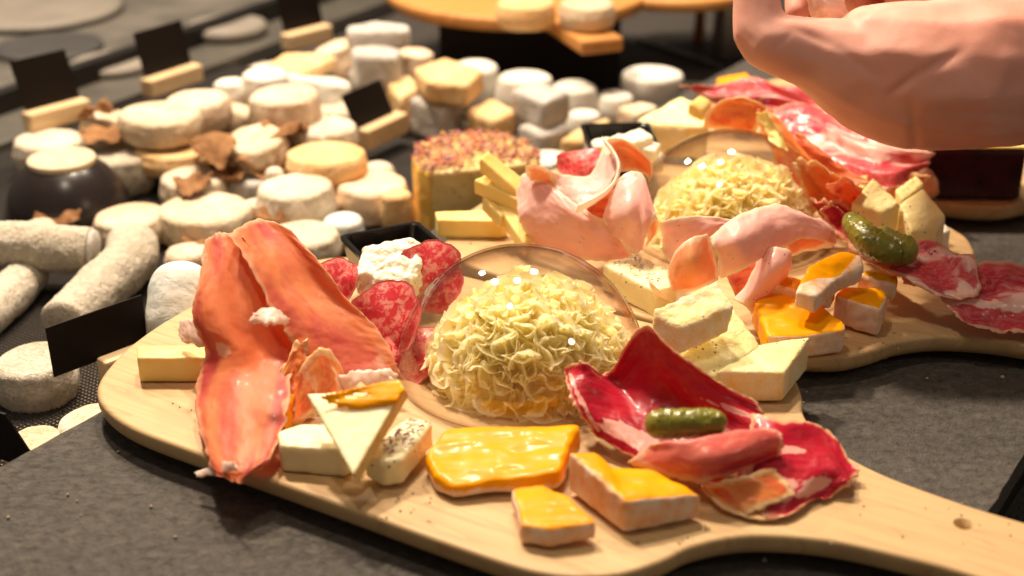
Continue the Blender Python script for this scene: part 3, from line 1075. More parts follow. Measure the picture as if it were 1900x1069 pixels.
sheet('ham_slice', [
    [(552, 720, 3.0), (560, 680, 4.2), (590, 648, 5.2), (622, 660, 4.6), (640, 700, 3.4)],
    [(548, 760, 2.4), (570, 730, 3.4), (598, 705, 4.1), (630, 715, 3.6), (650, 740, 2.9)],
    [(540, 790, 1.9), (565, 780, 2.4), (600, 765, 2.9), (640, 770, 2.6), (665, 775, 2.2)]],
    M['hamorange'], ham, ruffle=0.1, step=0.1, jag=0.1)
sheet('fat_rim', [
    [(630, 700, 3.9), (660, 688, 4.3), (700, 684, 4.3), (738, 694, 4.0)],
    [(632, 722, 3.4), (662, 716, 3.8), (700, 712, 3.8), (742, 716, 3.5)]],
    M['fatwhite'], ham, ruffle=0.14, rf=1.4, step=0.08, thick=0.2, jag=0.2)
sheet('fat_rim', [
    [(470, 582, 6.9), (492, 572, 7.2), (514, 576, 7.1), (536, 590, 6.7)],
    [(466, 598, 6.6), (490, 602, 6.9), (516, 600, 6.8), (536, 600, 6.4)]],
    M['fatwhite'], ham, ruffle=0.1, rf=1.4, step=0.07, thick=0.3, jag=0.2)
sheet('fat_rim', [
    [(362, 878, 1.2), (385, 868, 1.5), (412, 858, 2.4), (436, 856, 3.2)],
    [(364, 886, 1.1), (388, 882, 1.4), (414, 878, 2.2), (440, 870, 3.0)]],
    M['fatwhite'], ham, ruffle=0.08, step=0.07, thick=0.14, jag=0.06)
sheet('fat_rim', [
    [(334, 600, 4.2), (350, 592, 4.6), (372, 596, 5.0), (400, 612, 5.0)],
    [(334, 632, 3.6), (356, 640, 3.8), (382, 642, 4.2), (410, 646, 4.4)]],
    M['fatwhite'], ham, ruffle=0.12, rf=1.2, step=0.08, thick=0.25, jag=0.2)
sheet('ham_slice', [
    [(520, 690, 3.6), (545, 640, 4.6), (570, 630, 4.8)],
    [(520, 740, 2.8), (545, 700, 3.4), (580, 690, 3.6)],
    [(510, 790, 2.0), (540, 770, 2.2), (580, 760, 2.4)]],
    M['hamorange'], ham, ruffle=0.25, rf=1.8, step=0.09, jag=0.2)

chunk('cheese_stick', [(254, 640, 3.0), (398, 640, 3.0), (394, 664, 3.0), (254, 664, 3.0)], 1.38, M['yellow'], (), label='plain yellow cheese stick left of the cured ham', cat='cheese', bevel=0.07, amp=0.03, voxel=0.09)
chunk('orange_rind_piece', [(500, 760, 2.9), (540, 700, 2.9), (556, 712, 2.9), (528, 780, 2.9)], 1.25, M['orange'], (), label='small orange piece between the cured ham and the pale triangle', cat='cheese', amp=0.12, bevel=0.1)
chunk('cheese_block', [(514, 800, 3.0), (556, 784, 3.0), (690, 790, 3.0), (640, 836, 3.0), (520, 826, 3.0)], 1.38, M['ivory'], (), label='ivory cheese block lying behind the pale triangular slice', cat='cheese', amp=0.05, bevel=0.10)
chunk('cheese_slice', [(567, 730, 5.1), (752, 716, 5.3), (655, 884, 3.3)], 0.75, M['ivory'], (1,), label='pale triangular cheese slice with its tip pointing at the viewer', cat='cheese', amp=0.03, bevel=0.06, voxel=0.08,
      drop=Vector((0.25, 0.45, -0.86)), rt=0.10)
chunk('cheese_slice', [(592, 730, 5.42), (740, 700, 5.6), (752, 718, 5.5), (740, 742, 5.1), (668, 756, 4.9), (610, 748, 5.0)], 0.25, M['orange'], (), label='thin orange slice lying on top of the pale triangle', cat='cheese', amp=0.05, bevel=0.06, voxel=0.07)
fl = empty('flowered_cheese_stick', P(745, 850, 1.65), 'cheese stick dotted with purple petals right of the pale triangle', 'cheese')
chunk('cheese_body', [(672, 838, 3.1), (756, 770, 3.3), (806, 782, 3.2), (746, 852, 3.0), (712, 858, 3.0)], 1.3, M['herb'], (0,), fl, bevel=0.14, amp=0.10)


def petals(name, parent, spots, mats, size, n, seed, spread=1.0, **kw):
    """many tiny crumpled petals scattered over polygons of centimetre points"""
    rs = random.Random(seed)
    V, Fc, mi = [], [], []
    for _ in range(n):
        a, b, c_ = rs.choice(spots)
        u, w = rs.random(), rs.random()
        if u + w > 1:
            u, w = 1 - u, 1 - w
        p = a + (b - a) * u + (c_ - a) * w
        ax = Vector((rs.gauss(0, 1), rs.gauss(0, 1), rs.gauss(0, 0.45))).normalized() * size * rs.uniform(0.5, 1.3)
        ay = Vector((rs.gauss(0, 1), rs.gauss(0, 1), rs.gauss(0, 0.45))).normalized() * size * rs.uniform(0.25, 0.6)
        p = p + Vector((0, 0, size * rs.uniform(0.05, 0.7)))
        i = len(V)
        mid = Vector((0, 0, size * 0.3))
        for q_ in (p - ax, p - ay * 0.9 + mid, p + ax, p + ay + mid, p + mid * 1.6, p - mid * 0.6):
            V.append(tuple(q_))
        Fc += [(i, i + 1, i + 4), (i + 1, i + 2, i + 4), (i + 2, i + 3, i + 4), (i + 3, i, i + 4), (i + 1, i, i + 5), (i + 2, i + 1, i + 5), (i + 3, i + 2, i + 5), (i, i + 3, i + 5)]
        mi += [rs.randrange(len(mats))] * 8
    return mk(name, V, Fc, mats, parent, midx=mi, kind='stuff', **kw)


PET = [plain('purple_petal', (0.13, 0.04, 0.34), 0.7), plain('violet_petal', (0.28, 0.10, 0.30), 0.7), plain('brown_petal', (0.26, 0.10, 0.035), 0.7)]
WPET = [plain('red_petal', (0.42, 0.05, 0.05), 0.75), plain('rose_petal', (0.62, 0.20, 0.20), 0.75), plain('orange_petal', (0.75, 0.34, 0.08), 0.75),
        plain('dark_violet_petal', (0.12, 0.04, 0.14), 0.75), plain('straw_petal', (0.75, 0.52, 0.18), 0.75), plain('rose_petal_pale', (0.70, 0.34, 0.30), 0.75)]
petals('dried_petals', fl, [(P(700, 830, 3.2), P(756, 778, 3.35), P(730, 848, 3.1)), (P(756, 778, 3.35), P(800, 786, 3.25), P(742, 845, 3.1))], PET, 0.13, 70, 3)

# orange washed-rind cheese in front
chunk('orange_cheese_slab', [(787, 838, 2.7), (827, 796, 2.9), (914, 789, 3.0), (1078, 786, 3.1), (1056, 828, 2.9), (1040, 876, 2.7), (980, 884, 2.55), (914, 892, 2.45), (840, 906, 2.35), (806, 880, 2.5)],
      [1.0, 1.2, 1.3, 1.4, 1.2, 1.0, 0.75, 0.7, 0.65, 0.8], M['orange'], (), label='largest glossy orange cheese slab in front of the front dome', cat='cheese', group='orange soft cheese pieces', bevel=0.2, amp=0.22, fr=0.55, rbottom=True, rt=0.85, voxel=0.10)
chunk('orange_cheese_piece', [(948, 902, 2.7), (1010, 898, 2.8), (1054, 918, 2.8), (1112, 968, 2.7), (1020, 984, 2.6), (967, 974, 2.6)], 0.9, M['orange'], (3, 4, 5, 0), label='small orange cheese piece nearest the camera edge of the front board', cat='cheese', group='orange soft cheese pieces', bevel=0.13, amp=0.11, rt=0.16)
chunk('orange_cheese_piece', [(1054, 838, 3.7), (1107, 834, 3.6), (1136, 862, 3.3), (1209, 868, 3.2), (1304, 918, 2.9), (1160, 930, 3.3)],
      [1.9, 1.9, 1.6, 1.5, 1.2, 1.65], M['orange'], (4, 5), label='orange cheese wedge with thick white rind beside the dark red slice', cat='cheese', group='orange soft cheese pieces', bevel=0.12, amp=0.09, rt=0.22)

# pale cheese wedges at the right end
chunk('pale_cheese_wedge', [(1212, 572, 6.0), (1332, 516, 6.6), (1364, 566, 5.9), (1270, 606, 5.4), (1240, 604, 5.4)], 1.5, M['pale'], (3, 4, 2), label='pale cheese wedge propped highest behind the dark red slice', cat='cheese', group='pale cheese wedges on the front board', bevel=0.12, amp=0.12, rtop=True, rt=0.2, drop=Vector((-.15, -0.25, -0.9)))
chunk('pale_cheese_wedge', [(1206, 596, 4.5), (1362, 566, 4.8), (1416, 640, 3.7), (1326, 700, 3.2), (1256, 654, 3.8)], [2.7, 2.9, 1.9, 1.4, 2.0], M['pale'], (), label='pale cheese wedge in the middle, under the propped wedge', cat='cheese', group='pale cheese wedges on the front board', bevel=0.2, amp=0.16)
chunk('pale_cheese_wedge', [(1328, 688, 3.4), (1404, 638, 3.6), (1506, 622, 3.7), (1456, 692, 3.3)], [1.6, 1.8, 1.9, 1.6], M['pale'], (3, 2), label='pale cheese wedge with ribbed rind at the board shoulder', cat='cheese', group='pale cheese wedges on the front board', bevel=0.1, amp=0.06, rt=0.18)

# dark red cured slice with folds
bf = empty('dark_red_cured_meat', P(1300, 850, 1.65), 'dark red cured meat slice folded under the single gherkin on the front board', 'cured meat')
sheet('cured_slice', [
    [(1044, 684, 3.8), (1050, 712, 4.2), (1064, 752, 3.8), (1084, 780, 3.2), (1104, 806, 2.5)],
    [(1080, 672, 5.0), (1096, 704, 4.4), (1116, 748, 3.6), (1134, 790, 3.0), (1150, 838, 2.3)],
    [(1128, 692, 4.0), (1150, 715, 3.6), (1180, 765, 3.2), (1194, 810, 2.8), (1205, 862, 2.3)],
    [(1190, 604, 6.8), (1210, 668, 5.4), (1246, 745, 3.6), (1262, 812, 2.9), (1272, 880, 2.4)],
    [(1250, 652, 6.2), (1274, 706, 4.9), (1306, 766, 3.6), (1326, 820, 2.9), (1342, 880, 2.5)],
    [(1322, 702, 5.2), (1344, 740, 4.3), (1372, 786, 3.4), (1392, 830, 2.9), (1410, 880, 2.4)],
    [(1408, 748, 3.9), (1422, 775, 3.5), (1440, 806, 3.2), (1452, 840, 2.8), (1466, 880, 2.4)]],
    M['beef'], bf, folds=(0.08, 1.5), fats=((0.22, 0.80, 0.16, 0.10), (0.62, 0.62, 0.16, 0.05), (0.85, 0.35, 0.2, 0.04), (0.45, 0.9, 0.1, 0.08), (0.05, 0.5, 0.02, 0.4)), ruffle=0.14, step=0.10, jag=0.12, uvs=(1.0, 0.5), minz=1.75)
sheet('cured_slice', [
    [(1392, 770, 3.6), (1380, 830, 3.2), (1360, 880, 2.6), (1330, 925, 2.0)],
    [(1446, 782, 3.6), (1440, 836, 3.3), (1420, 890, 2.7), (1395, 944, 2.1)],
    [(1520, 790, 3.1), (1510, 845, 2.9), (1490, 900, 2.4), (1456, 958, 1.95)],
    [(1560, 826, 2.7), (1552, 862, 2.6), (1535, 895, 2.3), (1506, 930, 1.95)],
    [(1594, 872, 2.3), (1586, 888, 2.2), (1570, 903, 2.1), (1545, 918, 2.0)]],
    M['beef'], bf, folds=(0.18, 1.4), fats=((0.62, 0.72, 0.14, 0.12), (0.35, 0.75, 0.12, 0.14), (0.3, 0.3, 0.15, 0.05), (0.1, 0.5, 0.06, 0.2)), ruffle=0.18, step=0.10, jag=0.16, uvs=(0.7, 0.6), minz=1.75)
sheet('cured_slice', [
    [(1168, 858, 3.0), (1196, 832, 3.6), (1222, 822, 4.0), (1250, 830, 3.8)],
    [(1234, 884, 2.8), (1262, 846, 3.8), (1280, 818, 4.3), (1300, 818, 4.0)],
    [(1310, 894, 2.7), (1336, 852, 3.9), (1356, 808, 4.4), (1372, 800, 4.2)],
    [(1392, 868, 2.9), (1408, 836, 3.8), (1418, 804, 4.3), (1426, 795, 4.2)],
    [(1448, 844, 3.1), (1452, 832, 3.5), (1454, 818, 3.9), (1450, 806, 3.9)]],
    M['beefpink'], bf, ruffle=0.12, step=0.09, jag=0.10, uvs=(0.8, 0.4))
sheet('cured_slice', [
    [(1306, 900, 2.3), (1340, 894, 2.9), (1390, 880, 3.2), (1440, 866, 3.0)],
    [(1330, 930, 2.0), (1364, 918, 2.4), (1410, 905, 2.7), (1456, 890, 2.7)],
    [(1384, 958, 1.85), (1410, 946, 2.1), (1444, 932, 2.3), (1474, 918, 2.4)]],
    M['hamorange'], bf, ruffle=0.10, step=0.09, jag=0.08, minz=1.75)
sheet('cured_slice', [
    [(1300, 908, 2.2), (1300, 880, 2.3), (1310, 862, 2.4)],
    [(1350, 948, 1.9), (1372, 930, 2.0), (1400, 915, 2.1)],
    [(1420, 965, 1.8), (1450, 948, 1.9), (1476, 935, 1.9)],
    [(1480, 950, 1.8), (1492, 940, 1.85), (1500, 930, 1.9)]],
    M['hamorange'], bf, ruffle=0.05, step=0.1, jag=0.1, minz=1.75)

M['gherkin'] = MB('gherkin_skin')
g_ = M['gherkin']
gv = obvec(g_)
g_.col(g_.mix(g_.ramp(g_.voro(gv, 260), [(0.0, (0.6, 0.6, 0.6)), (0.35, (0, 0, 0))]), g_.ramp(g_.noise(gv, 60, 4), [(0.3, (0.11, 0.115, 0.010)), (0.7, (0.25, 0.22, 0.020))]), (0.30, 0.27, 0.035)))
g_.bump(g_.voro(gv, 330), -0.7, 0.0015)
g_.set(Roughness=0.30)
g_.b.inputs['Coat Weight'].default_value = 0.2
g_.b.inputs['Coat Roughness'].default_value = 0.1
g_.sss(0.15, (0.6, 1, 0.2), 0.003)
M['gherkin'] = g_.m
tube('gherkin', [P(1196, 786, 4.35), P(1235, 787, 4.4), P(1300, 785, 4.5), P(1350, 782, 4.6)], [0.50, 0.64, 0.62, 0.46], M['gherkin'],
     'single olive green gherkin lying on the dark red slice', 'gherkin', 'gherkins', amp=0.06, rough=0.01, cap=0.55, bumps=0.08, seg=72, steps=110)

# salami slices and black dish behind the dome


def rslice(name, px, py, z, wpx, hpx, mat, parent, lean=0.0, seg=48, cup=0.55, **kw):
    """a round slice facing the viewer, built as its own tilted disc of real thickness"""
    SEED[0] += 4.4
    c = P(px, py, z)
    k = depth_at(py, z) / F
    rx, ry = wpx / 2 * k, hpx / 2 * k
    nr = 16
    V, E_, UVc = [], [], []
    tilt = math.radians(lean)
    ex = Vector((math.cos(kw.get('yaw', 0)), math.sin(kw.get('yaw', 0)), 0))
    ey = Vector((-ex.y * math.cos(tilt), ex.x * math.cos(tilt), math.sin(tilt)))
    n = ex.cross(ey)
    for side in (1, -1):
        for i in range(seg):
            a = 2 * math.pi * i / seg
            for j in range(nr):
                r = j / (nr - 1)
                wob = 1 + r * (0.05 * math.sin(3 * a + SEED[0]) + 0.03 * math.sin(7 * a + 2 * SEED[0]) + 0.015 * math.sin(17 * a + SEED[0]))
                u, w = r * math.cos(a) * wob, r * math.sin(a) * wob
                q_ = c + ex * (u * rx) + ey * (w * ry) + n * (cup * (u * u - w * w * 0.5) + 0.12 * math.sin(4 * a + SEED[0]) * r * r + side * 0.06)
                V.append(tuple(q_))
                E_.append((1 - r) * 0.5)
                UVc.append((u * 0.8 + SEED[0], w * 0.8))
    m = seg * nr
    Fc = grid_faces(seg, nr, True, 0, True) + grid_faces(seg, nr, True, m)
    for i in range(seg):
        a_, b_ = i * nr + nr - 1, ((i + 1) % seg) * nr + nr - 1
        Fc.append((a_, b_, b_ + m, a_ + m))
    return mk(name, V, Fc, mat, parent, attrs={'edge': E_}, uv=UVc, **{k_: v_ for k_, v_ in kw.items() if k_ != 'yaw'})


sal = empty('salami_slices', P(760, 610, 1.65), 'mottled red salami slices fanned between the cured ham and the front dome', 'salami')
rslice('salami_slice', 798, 512, 4.8, 128, 138, M['salami'], sal, lean=58, yaw=0.1)
rslice('salami_slice', 720, 590, 4.0, 140, 146, M['salami'], sal, lean=52, yaw=-0.3)
rslice('salami_slice', 628, 520, 4.9, 84, 90, M['salami'], sal, lean=50, yaw=-0.2)
rslice('salami_slice', 776, 652, 2.7, 120, 120, M['salami'], sal, lean=35, yaw=-0.3)


def dish(label, bl, br, z, h, depthside, pos=None):
    a, b = P(*bl, z), P(*br, z)
    ex = (b - a)
    L = ex.length
    ex = ex.normalized()
    ey = Vector((ex.y, -ex.x, 0))
    c = (a + b) / 2 + ey * (depthside / 2)

    def ring(hx, hy, zz, r=0.35):
        pts = []
        for sx, sy, a0 in ((1, 1, 0), (-1, 1, 90), (-1, -1, 180), (1, -1, 270)):
            for k in range(5):
                t = math.radians(a0 + k * 22.5)
                pts.append(c + ex * (sx * (hx - r) + r * math.cos(t)) + ey * (sy * (hy - r) + r * math.sin(t)) + Vector((0, 0, zz - z)))
        return pts
    hx, hy = L / 2, depthside / 2
    rings = [ring(hx * .70, hy * .70, z - h), ring(hx * .74, hy * .74, z - h + 0.1), ring(hx * .97, hy * .97, z - 0.25), ring(hx, hy, z - 0.2), ring(hx, hy, z - 0.03), ring(hx - .05, hy - .05, z),
             ring(hx - .24, hy - .24, z), ring(hx - .30, hy - .30, z - 0.06), ring(hx * .70 - .3, hy * .70 - .3, z - h + 0.35)]
    V = [tuple(p) for r in rings for p in r]
    m = 20
    Fc = []
    for k in range(len(rings) - 1):
        for i in range(m):
            Fc.append((k * m + i, (k + 1) * m + i, (k + 1) * m + (i + 1) % m, k * m + (i + 1) % m))
    Fc += [tuple(range(m)), tuple((len(rings) - 1) * m + i for i in range(m))[::-1]]
    o = mk('black_square_dish', V, Fc, M['black'], label=label, cat='dish', group='small black square dishes')
    bm = bmesh.new()
    bm.from_mesh(o.data)
    bmesh.ops.recalc_face_normals(bm, faces=bm.faces)
    bm.to_mesh(o.data)
    bm.free()
    o.data.polygons.foreach_set('use_smooth', [False] * len(o.data.polygons))
    return c


dc1 = dish('black square dish of crumbly white cheese on the front board', (628, 436), (776, 409), 5.0, 3.35, 4.6)
dc2 = dish('black square dish of white cheese cubes on the middle board', (1076, 229), (1204, 226), 5.0, 3.35, 4.6)
chunk('fresh_cheese', [(662, 500, 5.7), (672, 452, 6.2), (720, 436, 6.5), (776, 440, 6.3), (786, 476, 5.8), (760, 520, 5.2), (700, 530, 5.0)], 2.0, M['fresh'], (), label='crumbly white fresh cheese heaped in the front black dish', cat='cheese', bevel=0.3, amp=0.34, fr=1.5, voxel=0.09, pits=0.1)
for i, (x, y, z, a, s) in enumerate([(1118, 262, 5.3, 0.2, .62), (1150, 256, 5.5, 0.9, .6), (1182, 250, 5.9, 0.5, .8), (1205, 268, 5.4, 1.2, .62), (1168, 275, 5.0, 0.3, .6), (1212, 285, 4.8, .1, .6), (1135, 282, 4.7, 0.6, .6)]):
    c_ = P(x, y, z)
    ax, ay = Vector((math.cos(a), math.sin(a), 0.15)) * s, Vector((-math.sin(a), math.cos(a), 0.1)) * s
    t = [c_ + ax + ay, c_ - ax + ay, c_ - ax - ay, c_ + ax - ay]
    chunk('cheese_cube', t, s * 1.9, M['fresh'], (), label='white cheese cube in the black dish, %s' % ['far left', 'second along the back', 'largest one standing highest at the back', 'at the right rim', 'in the middle behind the ham curl', 'nearest the dome', 'at the front left, half hidden by ham'][i],
          cat='cheese', group='white cheese cubes', bevel=0.12, amp=0.09, fr=1.8, voxel=0.11)
# ================================================================== middle board
for lab, t, h in (
    ('yellow cheese baton pointing up highest, left of the cooked ham', [(888, 292, 7.0), (906, 279, 7.1), (978, 335, 5.2), (962, 356, 5.0)], 0.9),
    ('yellow cheese baton lying second from the top of the stack', [(878, 333, 5.6), (904, 320, 5.8), (975, 348, 4.8), (965, 372, 4.6)], 0.9),
    ('yellow cheese baton in the middle of the stack, mostly tucked under', [(893, 364, 4.6), (925, 350, 4.8), (958, 374, 4.0), (930, 402, 3.8)], 0.9),
    ('yellow cheese baton sloping steeply down beside the cooked ham', [(922, 380, 4.2), (962, 365, 4.4), (990, 440, 2.9), (972, 452, 2.8)], 0.9),
    ('yellow cheese baton lying flat at the left end of the middle board', [(806, 392, 2.9), (920, 388, 2.9), (944, 402, 2.9), (930, 410, 2.8), (812, 408, 2.8)], 1.2)):
    chunk('cheese_baton', t, h, M['yellow'], (), label=lab, cat='cheese', group='yellow cheese batons', bevel=0.06, amp=0.04, voxel=0.08)

hm = empty('cooked_ham_folds', P(1080, 440, 1.65), 'folded pink cooked ham with a white fat edge left of the middle dome', 'ham')
sheet('ham_fold', [
    [(958, 356, 5.0), (962, 400, 4.2), (974, 430, 3.2), (990, 452, 2.5)],
    [(976, 322, 6.2), (1000, 370, 5.4), (1020, 420, 4.2), (1036, 466, 2.6)],
    [(1030, 350, 6.1), (1050, 390, 5.4), (1070, 435, 4.1), (1084, 482, 2.5)],
    [(1078, 385, 5.6), (1100, 415, 4.9), (1118, 450, 3.9), (1132, 484, 2.6)],
    [(1122, 410, 5.2), (1144, 430, 4.5), (1162, 455, 3.6), (1178, 478, 2.8)]],
    M['cooked'], hm, ruffle=0.17, step=0.1, jag=0.05, uvs=(1, 1))
sheet('ham_fold', [
    [(974, 308, 7.2), (978, 322, 6.6), (984, 336, 6.1)],
    [(1000, 306, 7.4), (1006, 326, 6.6), (1014, 344, 6.0)],
    [(1022, 316, 7.1), (1030, 338, 6.3), (1040, 358, 5.8)]],
    M['cookedrim'], hm, ruffle=0.10, step=0.1, jag=0.05)
sheet('ham_fold', [
    [(1022, 318, 7.0), (1030, 340, 6.3), (1036, 362, 5.8), (1066, 380, 5.2)],
    [(1060, 326, 6.4), (1068, 346, 6.1), (1074, 366, 5.7), (1080, 388, 5.3)],
    [(1098, 322, 6.4), (1106, 340, 6.3), (1108, 358, 6.0), (1100, 378, 5.6)],
    [(1122, 264, 7.9), (1140, 286, 7.6), (1146, 310, 7.2), (1128, 350, 6.3)]],
    M['cooked'], hm, ruffle=0.102, step=0.1, jag=0.03)
# the upright white fat edge that sweeps in an S
sheet('fat_edge', [
    [(1117, 254, 8.8), (1121, 262, 8.4), (1125, 270, 8.0)],
    [(1134, 276, 8.4), (1138, 283, 8.0), (1140, 290, 7.6)],
    [(1148, 304, 7.9), (1148, 311, 7.5), (1147, 319, 7.1)],
    [(1140, 336, 7.2), (1137, 343, 6.8), (1133, 350, 6.4)],
    [(1113, 362, 6.7), (1108, 369, 6.3), (1102, 376, 5.9)],
    [(1072, 382, 6.3), (1070, 389, 5.9), (1067, 396, 5.5)]],
    M['fatedge'], hm, ruffle=0.03, step=0.06, thick=0.22, jag=0.03)
sheet('ham_fold', [
    [(1120, 260, 8.3), (1140, 290, 7.4), (1150, 320, 6.6)],
    [(1142, 256, 8.5), (1162, 288, 7.2), (1172, 318, 6.2)],
    [(1168, 264, 8.2), (1184, 294, 6.8), (1188, 322, 5.9)],
    [(1196, 286, 7.4), (1204, 306, 6.4), (1202, 328, 5.6)],
    [(1210, 308, 6.5), (1210, 322, 5.8), (1204, 340, 5.3)]],
    M['cookedrim'], hm, ruffle=0.05, step=0.1, jag=0.03)
sheet('ham_fold', [
    [(1078, 392, 5.4), (1110, 372, 5.4), (1140, 350, 5.4)],
    [(1100, 402, 4.4), (1124, 388, 4.3), (1148, 366, 4.3)],
    [(1124, 414, 4.2), (1140, 404, 4.2), (1156, 386, 4.3)]],
    M['prosciutto'], hm, ruffle=0.06, step=0.1, jag=0.04)
sheet('ham_fold', [
    [(1140, 350, 6.7), (1128, 376, 6.0), (1118, 410, 5.0), (1126, 432, 4.2)],
    [(1150, 330, 7.3), (1142, 362, 6.6), (1140, 405, 5.6), (1146, 442, 4.4)],
    [(1174, 318, 7.6), (1166, 352, 7.0), (1164, 400, 6.0), (1164, 462, 3.8)],
    [(1194, 326, 7.4), (1190, 362, 6.8), (1184, 408, 5.7), (1178, 470, 3.6)],
    [(1206, 360, 6.7), (1202, 388, 6.2), (1196, 424, 5.3), (1186, 468, 3.6)],
    [(1218, 398, 5.9), (1210, 410, 5.6), (1200, 430, 4.9), (1192, 460, 3.7)]],
    M['cooked'], hm, ruffle=0.119, step=0.1, jag=0.03, uvs=(1.2, 1))
sheet('ham_fold', [
    [(1218, 400, 5.7), (1208, 412, 5.3), (1198, 430, 4.7)],
    [(1222, 412, 4.9), (1212, 424, 4.5), (1202, 442, 4.0)],
    [(1218, 434, 3.9), (1208, 446, 3.6), (1198, 458, 3.2)]],
    M['cookedrim'], hm, ruffle=0.05, step=0.1, jag=0.03)
rslice('salami_slice', 1080, 305, 5.1, 100, 70, M['salami'], None, lean=40, yaw=0.15, label='red salami slice peeking out behind the cooked ham folds', cat='salami')

hb = empty('cooked_ham_folds', P(1380, 500, 1.65), 'folded pink cooked ham draped in front of the middle dome', 'ham')
sheet('ham_fold', [
    [(1226, 412, 6.0), (1228, 440, 5.0), (1230, 470, 3.8)],
    [(1268, 402, 6.6), (1262, 440, 5.4), (1250, 490, 3.6)],
    [(1318, 402, 6.8), (1304, 430, 6.0), (1270, 470, 4.4)],
    [(1362, 408, 6.7), (1340, 424, 6.3), (1306, 446, 5.6)]],
    M['cooked'], hb, ruffle=0.119, step=0.1, jag=0.03)
sheet('ham_fold', [
    [(1312, 434, 6.2), (1322, 460, 5.4), (1330, 490, 4.6), (1334, 520, 3.9)],
    [(1282, 442, 6.4), (1288, 480, 5.6), (1294, 510, 4.6), (1300, 534, 3.5)],
    [(1256, 464, 5.6), (1260, 490, 5.0), (1266, 515, 4.2), (1274, 542, 3.0)],
    [(1240, 498, 4.2), (1240, 512, 3.8), (1242, 526, 3.4), (1246, 540, 2.8)]],
    M['cookedrim'], hb, ruffle=0.05, step=0.1, jag=0.03)
sheet('ham_fold', [
    [(1316, 440, 6.4), (1324, 462, 5.9), (1332, 486, 5.2), (1336, 518, 4.2)],
    [(1356, 408, 7.2), (1364, 440, 6.8), (1374, 470, 6.0), (1382, 500, 5.0)],
    [(1392, 390, 7.3), (1402, 420, 6.9), (1412, 448, 6.2), (1420, 474, 5.3)],
    [(1428, 380, 7.2), (1442, 404, 6.8), (1452, 430, 6.2), (1458, 456, 5.4)],
    [(1470, 386, 6.8), (1484, 402, 6.5), (1492, 420, 6.0), (1486, 444, 5.4)],
    [(1502, 402, 6.3), (1522, 412, 6.1), (1530, 428, 5.7), (1520, 446, 5.2)],
    [(1528, 408, 6.0), (1546, 424, 5.6), (1552, 440, 5.1), (1548, 456, 4.6)]],
    M['cooked'], hb, ruffle=0.153, step=0.1, jag=0.05, uvs=(1.6, 1))
sheet('ham_fold', [
    [(1408, 466, 5.3), (1400, 496, 4.6), (1384, 528, 3.8), (1362, 556, 3.0)],
    [(1436, 458, 5.8), (1430, 490, 5.2), (1412, 522, 4.4), (1378, 566, 3.1)],
    [(1464, 464, 5.7), (1458, 496, 5.0), (1434, 530, 4.0), (1392, 578, 2.6)],
    [(1470, 482, 5.0), (1462, 510, 4.2), (1436, 542, 3.3), (1394, 584, 2.2)]],
    M['cooked'], hb, ruffle=0.102, step=0.1, jag=0.02)
sheet('ham_fold', [
    [(1450, 448, 5.2), (1456, 462, 4.8), (1462, 478, 4.2)],
    [(1490, 430, 5.4), (1496, 448, 4.9), (1500, 466, 4.2)],
    [(1530, 412, 5.6), (1538, 436, 5.0), (1546, 460, 4.2)]],
    M['cookedrim'], hb, ruffle=0.12, rf=1.5, step=0.1, jag=0.05)
sheet('ham_fold', [
    [(1336, 486, 4.6), (1350, 520, 3.8), (1366, 550, 3.0)],
    [(1376, 470, 4.6), (1386, 505, 3.8), (1396, 540, 3.0)],
    [(1420, 470, 4.6), (1424, 500, 3.9), (1424, 530, 3.1)]],
    M['prosciutto'], hb, ruffle=0.1, step=0.1, jag=0.05)

hc = empty('herbed_cheese_slab', P(1180, 520, 1.65), 'pale herbed cheese slab between the front dome and folded ham', 'cheese')
chunk('cheese_body', [(1116, 488, 3.3), (1180, 470, 3.3), (1250, 500, 3.3), (1258, 528, 3.2), (1216, 540, 3.1)], 1.6, M['herb'], (), hc, bevel=0.1, amp=0.05)
petals('dried_petals', hc, [(P(1130, 490, 3.35), P(1236, 500, 3.35), P(1216, 530, 3.2)), (P(1130, 490, 3.35), P(1180, 476, 3.4), P(1236, 500, 3.35))], [PET[2], PET[2], PET[0]], 0.10, 60, 9)
sheet('ham_shred', [[(1200, 506, 3.9), (1204, 510, 3.7)], [(1214, 530, 3.8), (1208, 534, 3.5)], [(1244, 556, 2.6), (1236, 560, 2.3)]], M['cookedrim'], None,
      'thin pink ham shred hanging over the herbed cheese slab', 'ham', step=0.06, thick=0.12, ruffle=0.02, jag=0.02)

# orange cheese on the middle board
G2 = 'orange soft cheese pieces'
chunk('orange_cheese_piece', [(1398, 556, 3.4), (1430, 540, 3.5), (1510, 552, 3.5), (1566, 596, 3.2), (1568, 612, 3.1), (1490, 624, 3.0), (1424, 624, 3.0)], 1.35, M['orange'], (3, 4, 5), label='flat orange cheese piece with pink rind at the front of the middle board', cat='cheese', group=G2, bevel=0.14, amp=0.10, rt=0.16)
chunk('orange_cheese_piece', [(1548, 548, 3.4), (1560, 530, 3.5), (1640, 534, 3.4), (1648, 548, 3.4), (1634, 574, 3.3)], 1.6, M['orange'], (0, 4, 3), label='orange cheese wedge with striped pale rind right of the flat piece', cat='cheese', group=G2, bevel=0.09, amp=0.07, rt=0.2)
chunk('orange_cheese_piece', [(1476, 540, 4.9), (1500, 490, 5.3), (1560, 462, 5.4), (1598, 474, 5.1), (1604, 492, 5.0), (1560, 512, 4.8), (1514, 552, 4.7)], 1.0, M['orange'], (3, 4, 5, 6), label='bent orange cheese slice propped on top of the other pieces', cat='cheese', group=G2, bevel=0.14, amp=0.12, rt=0.2)
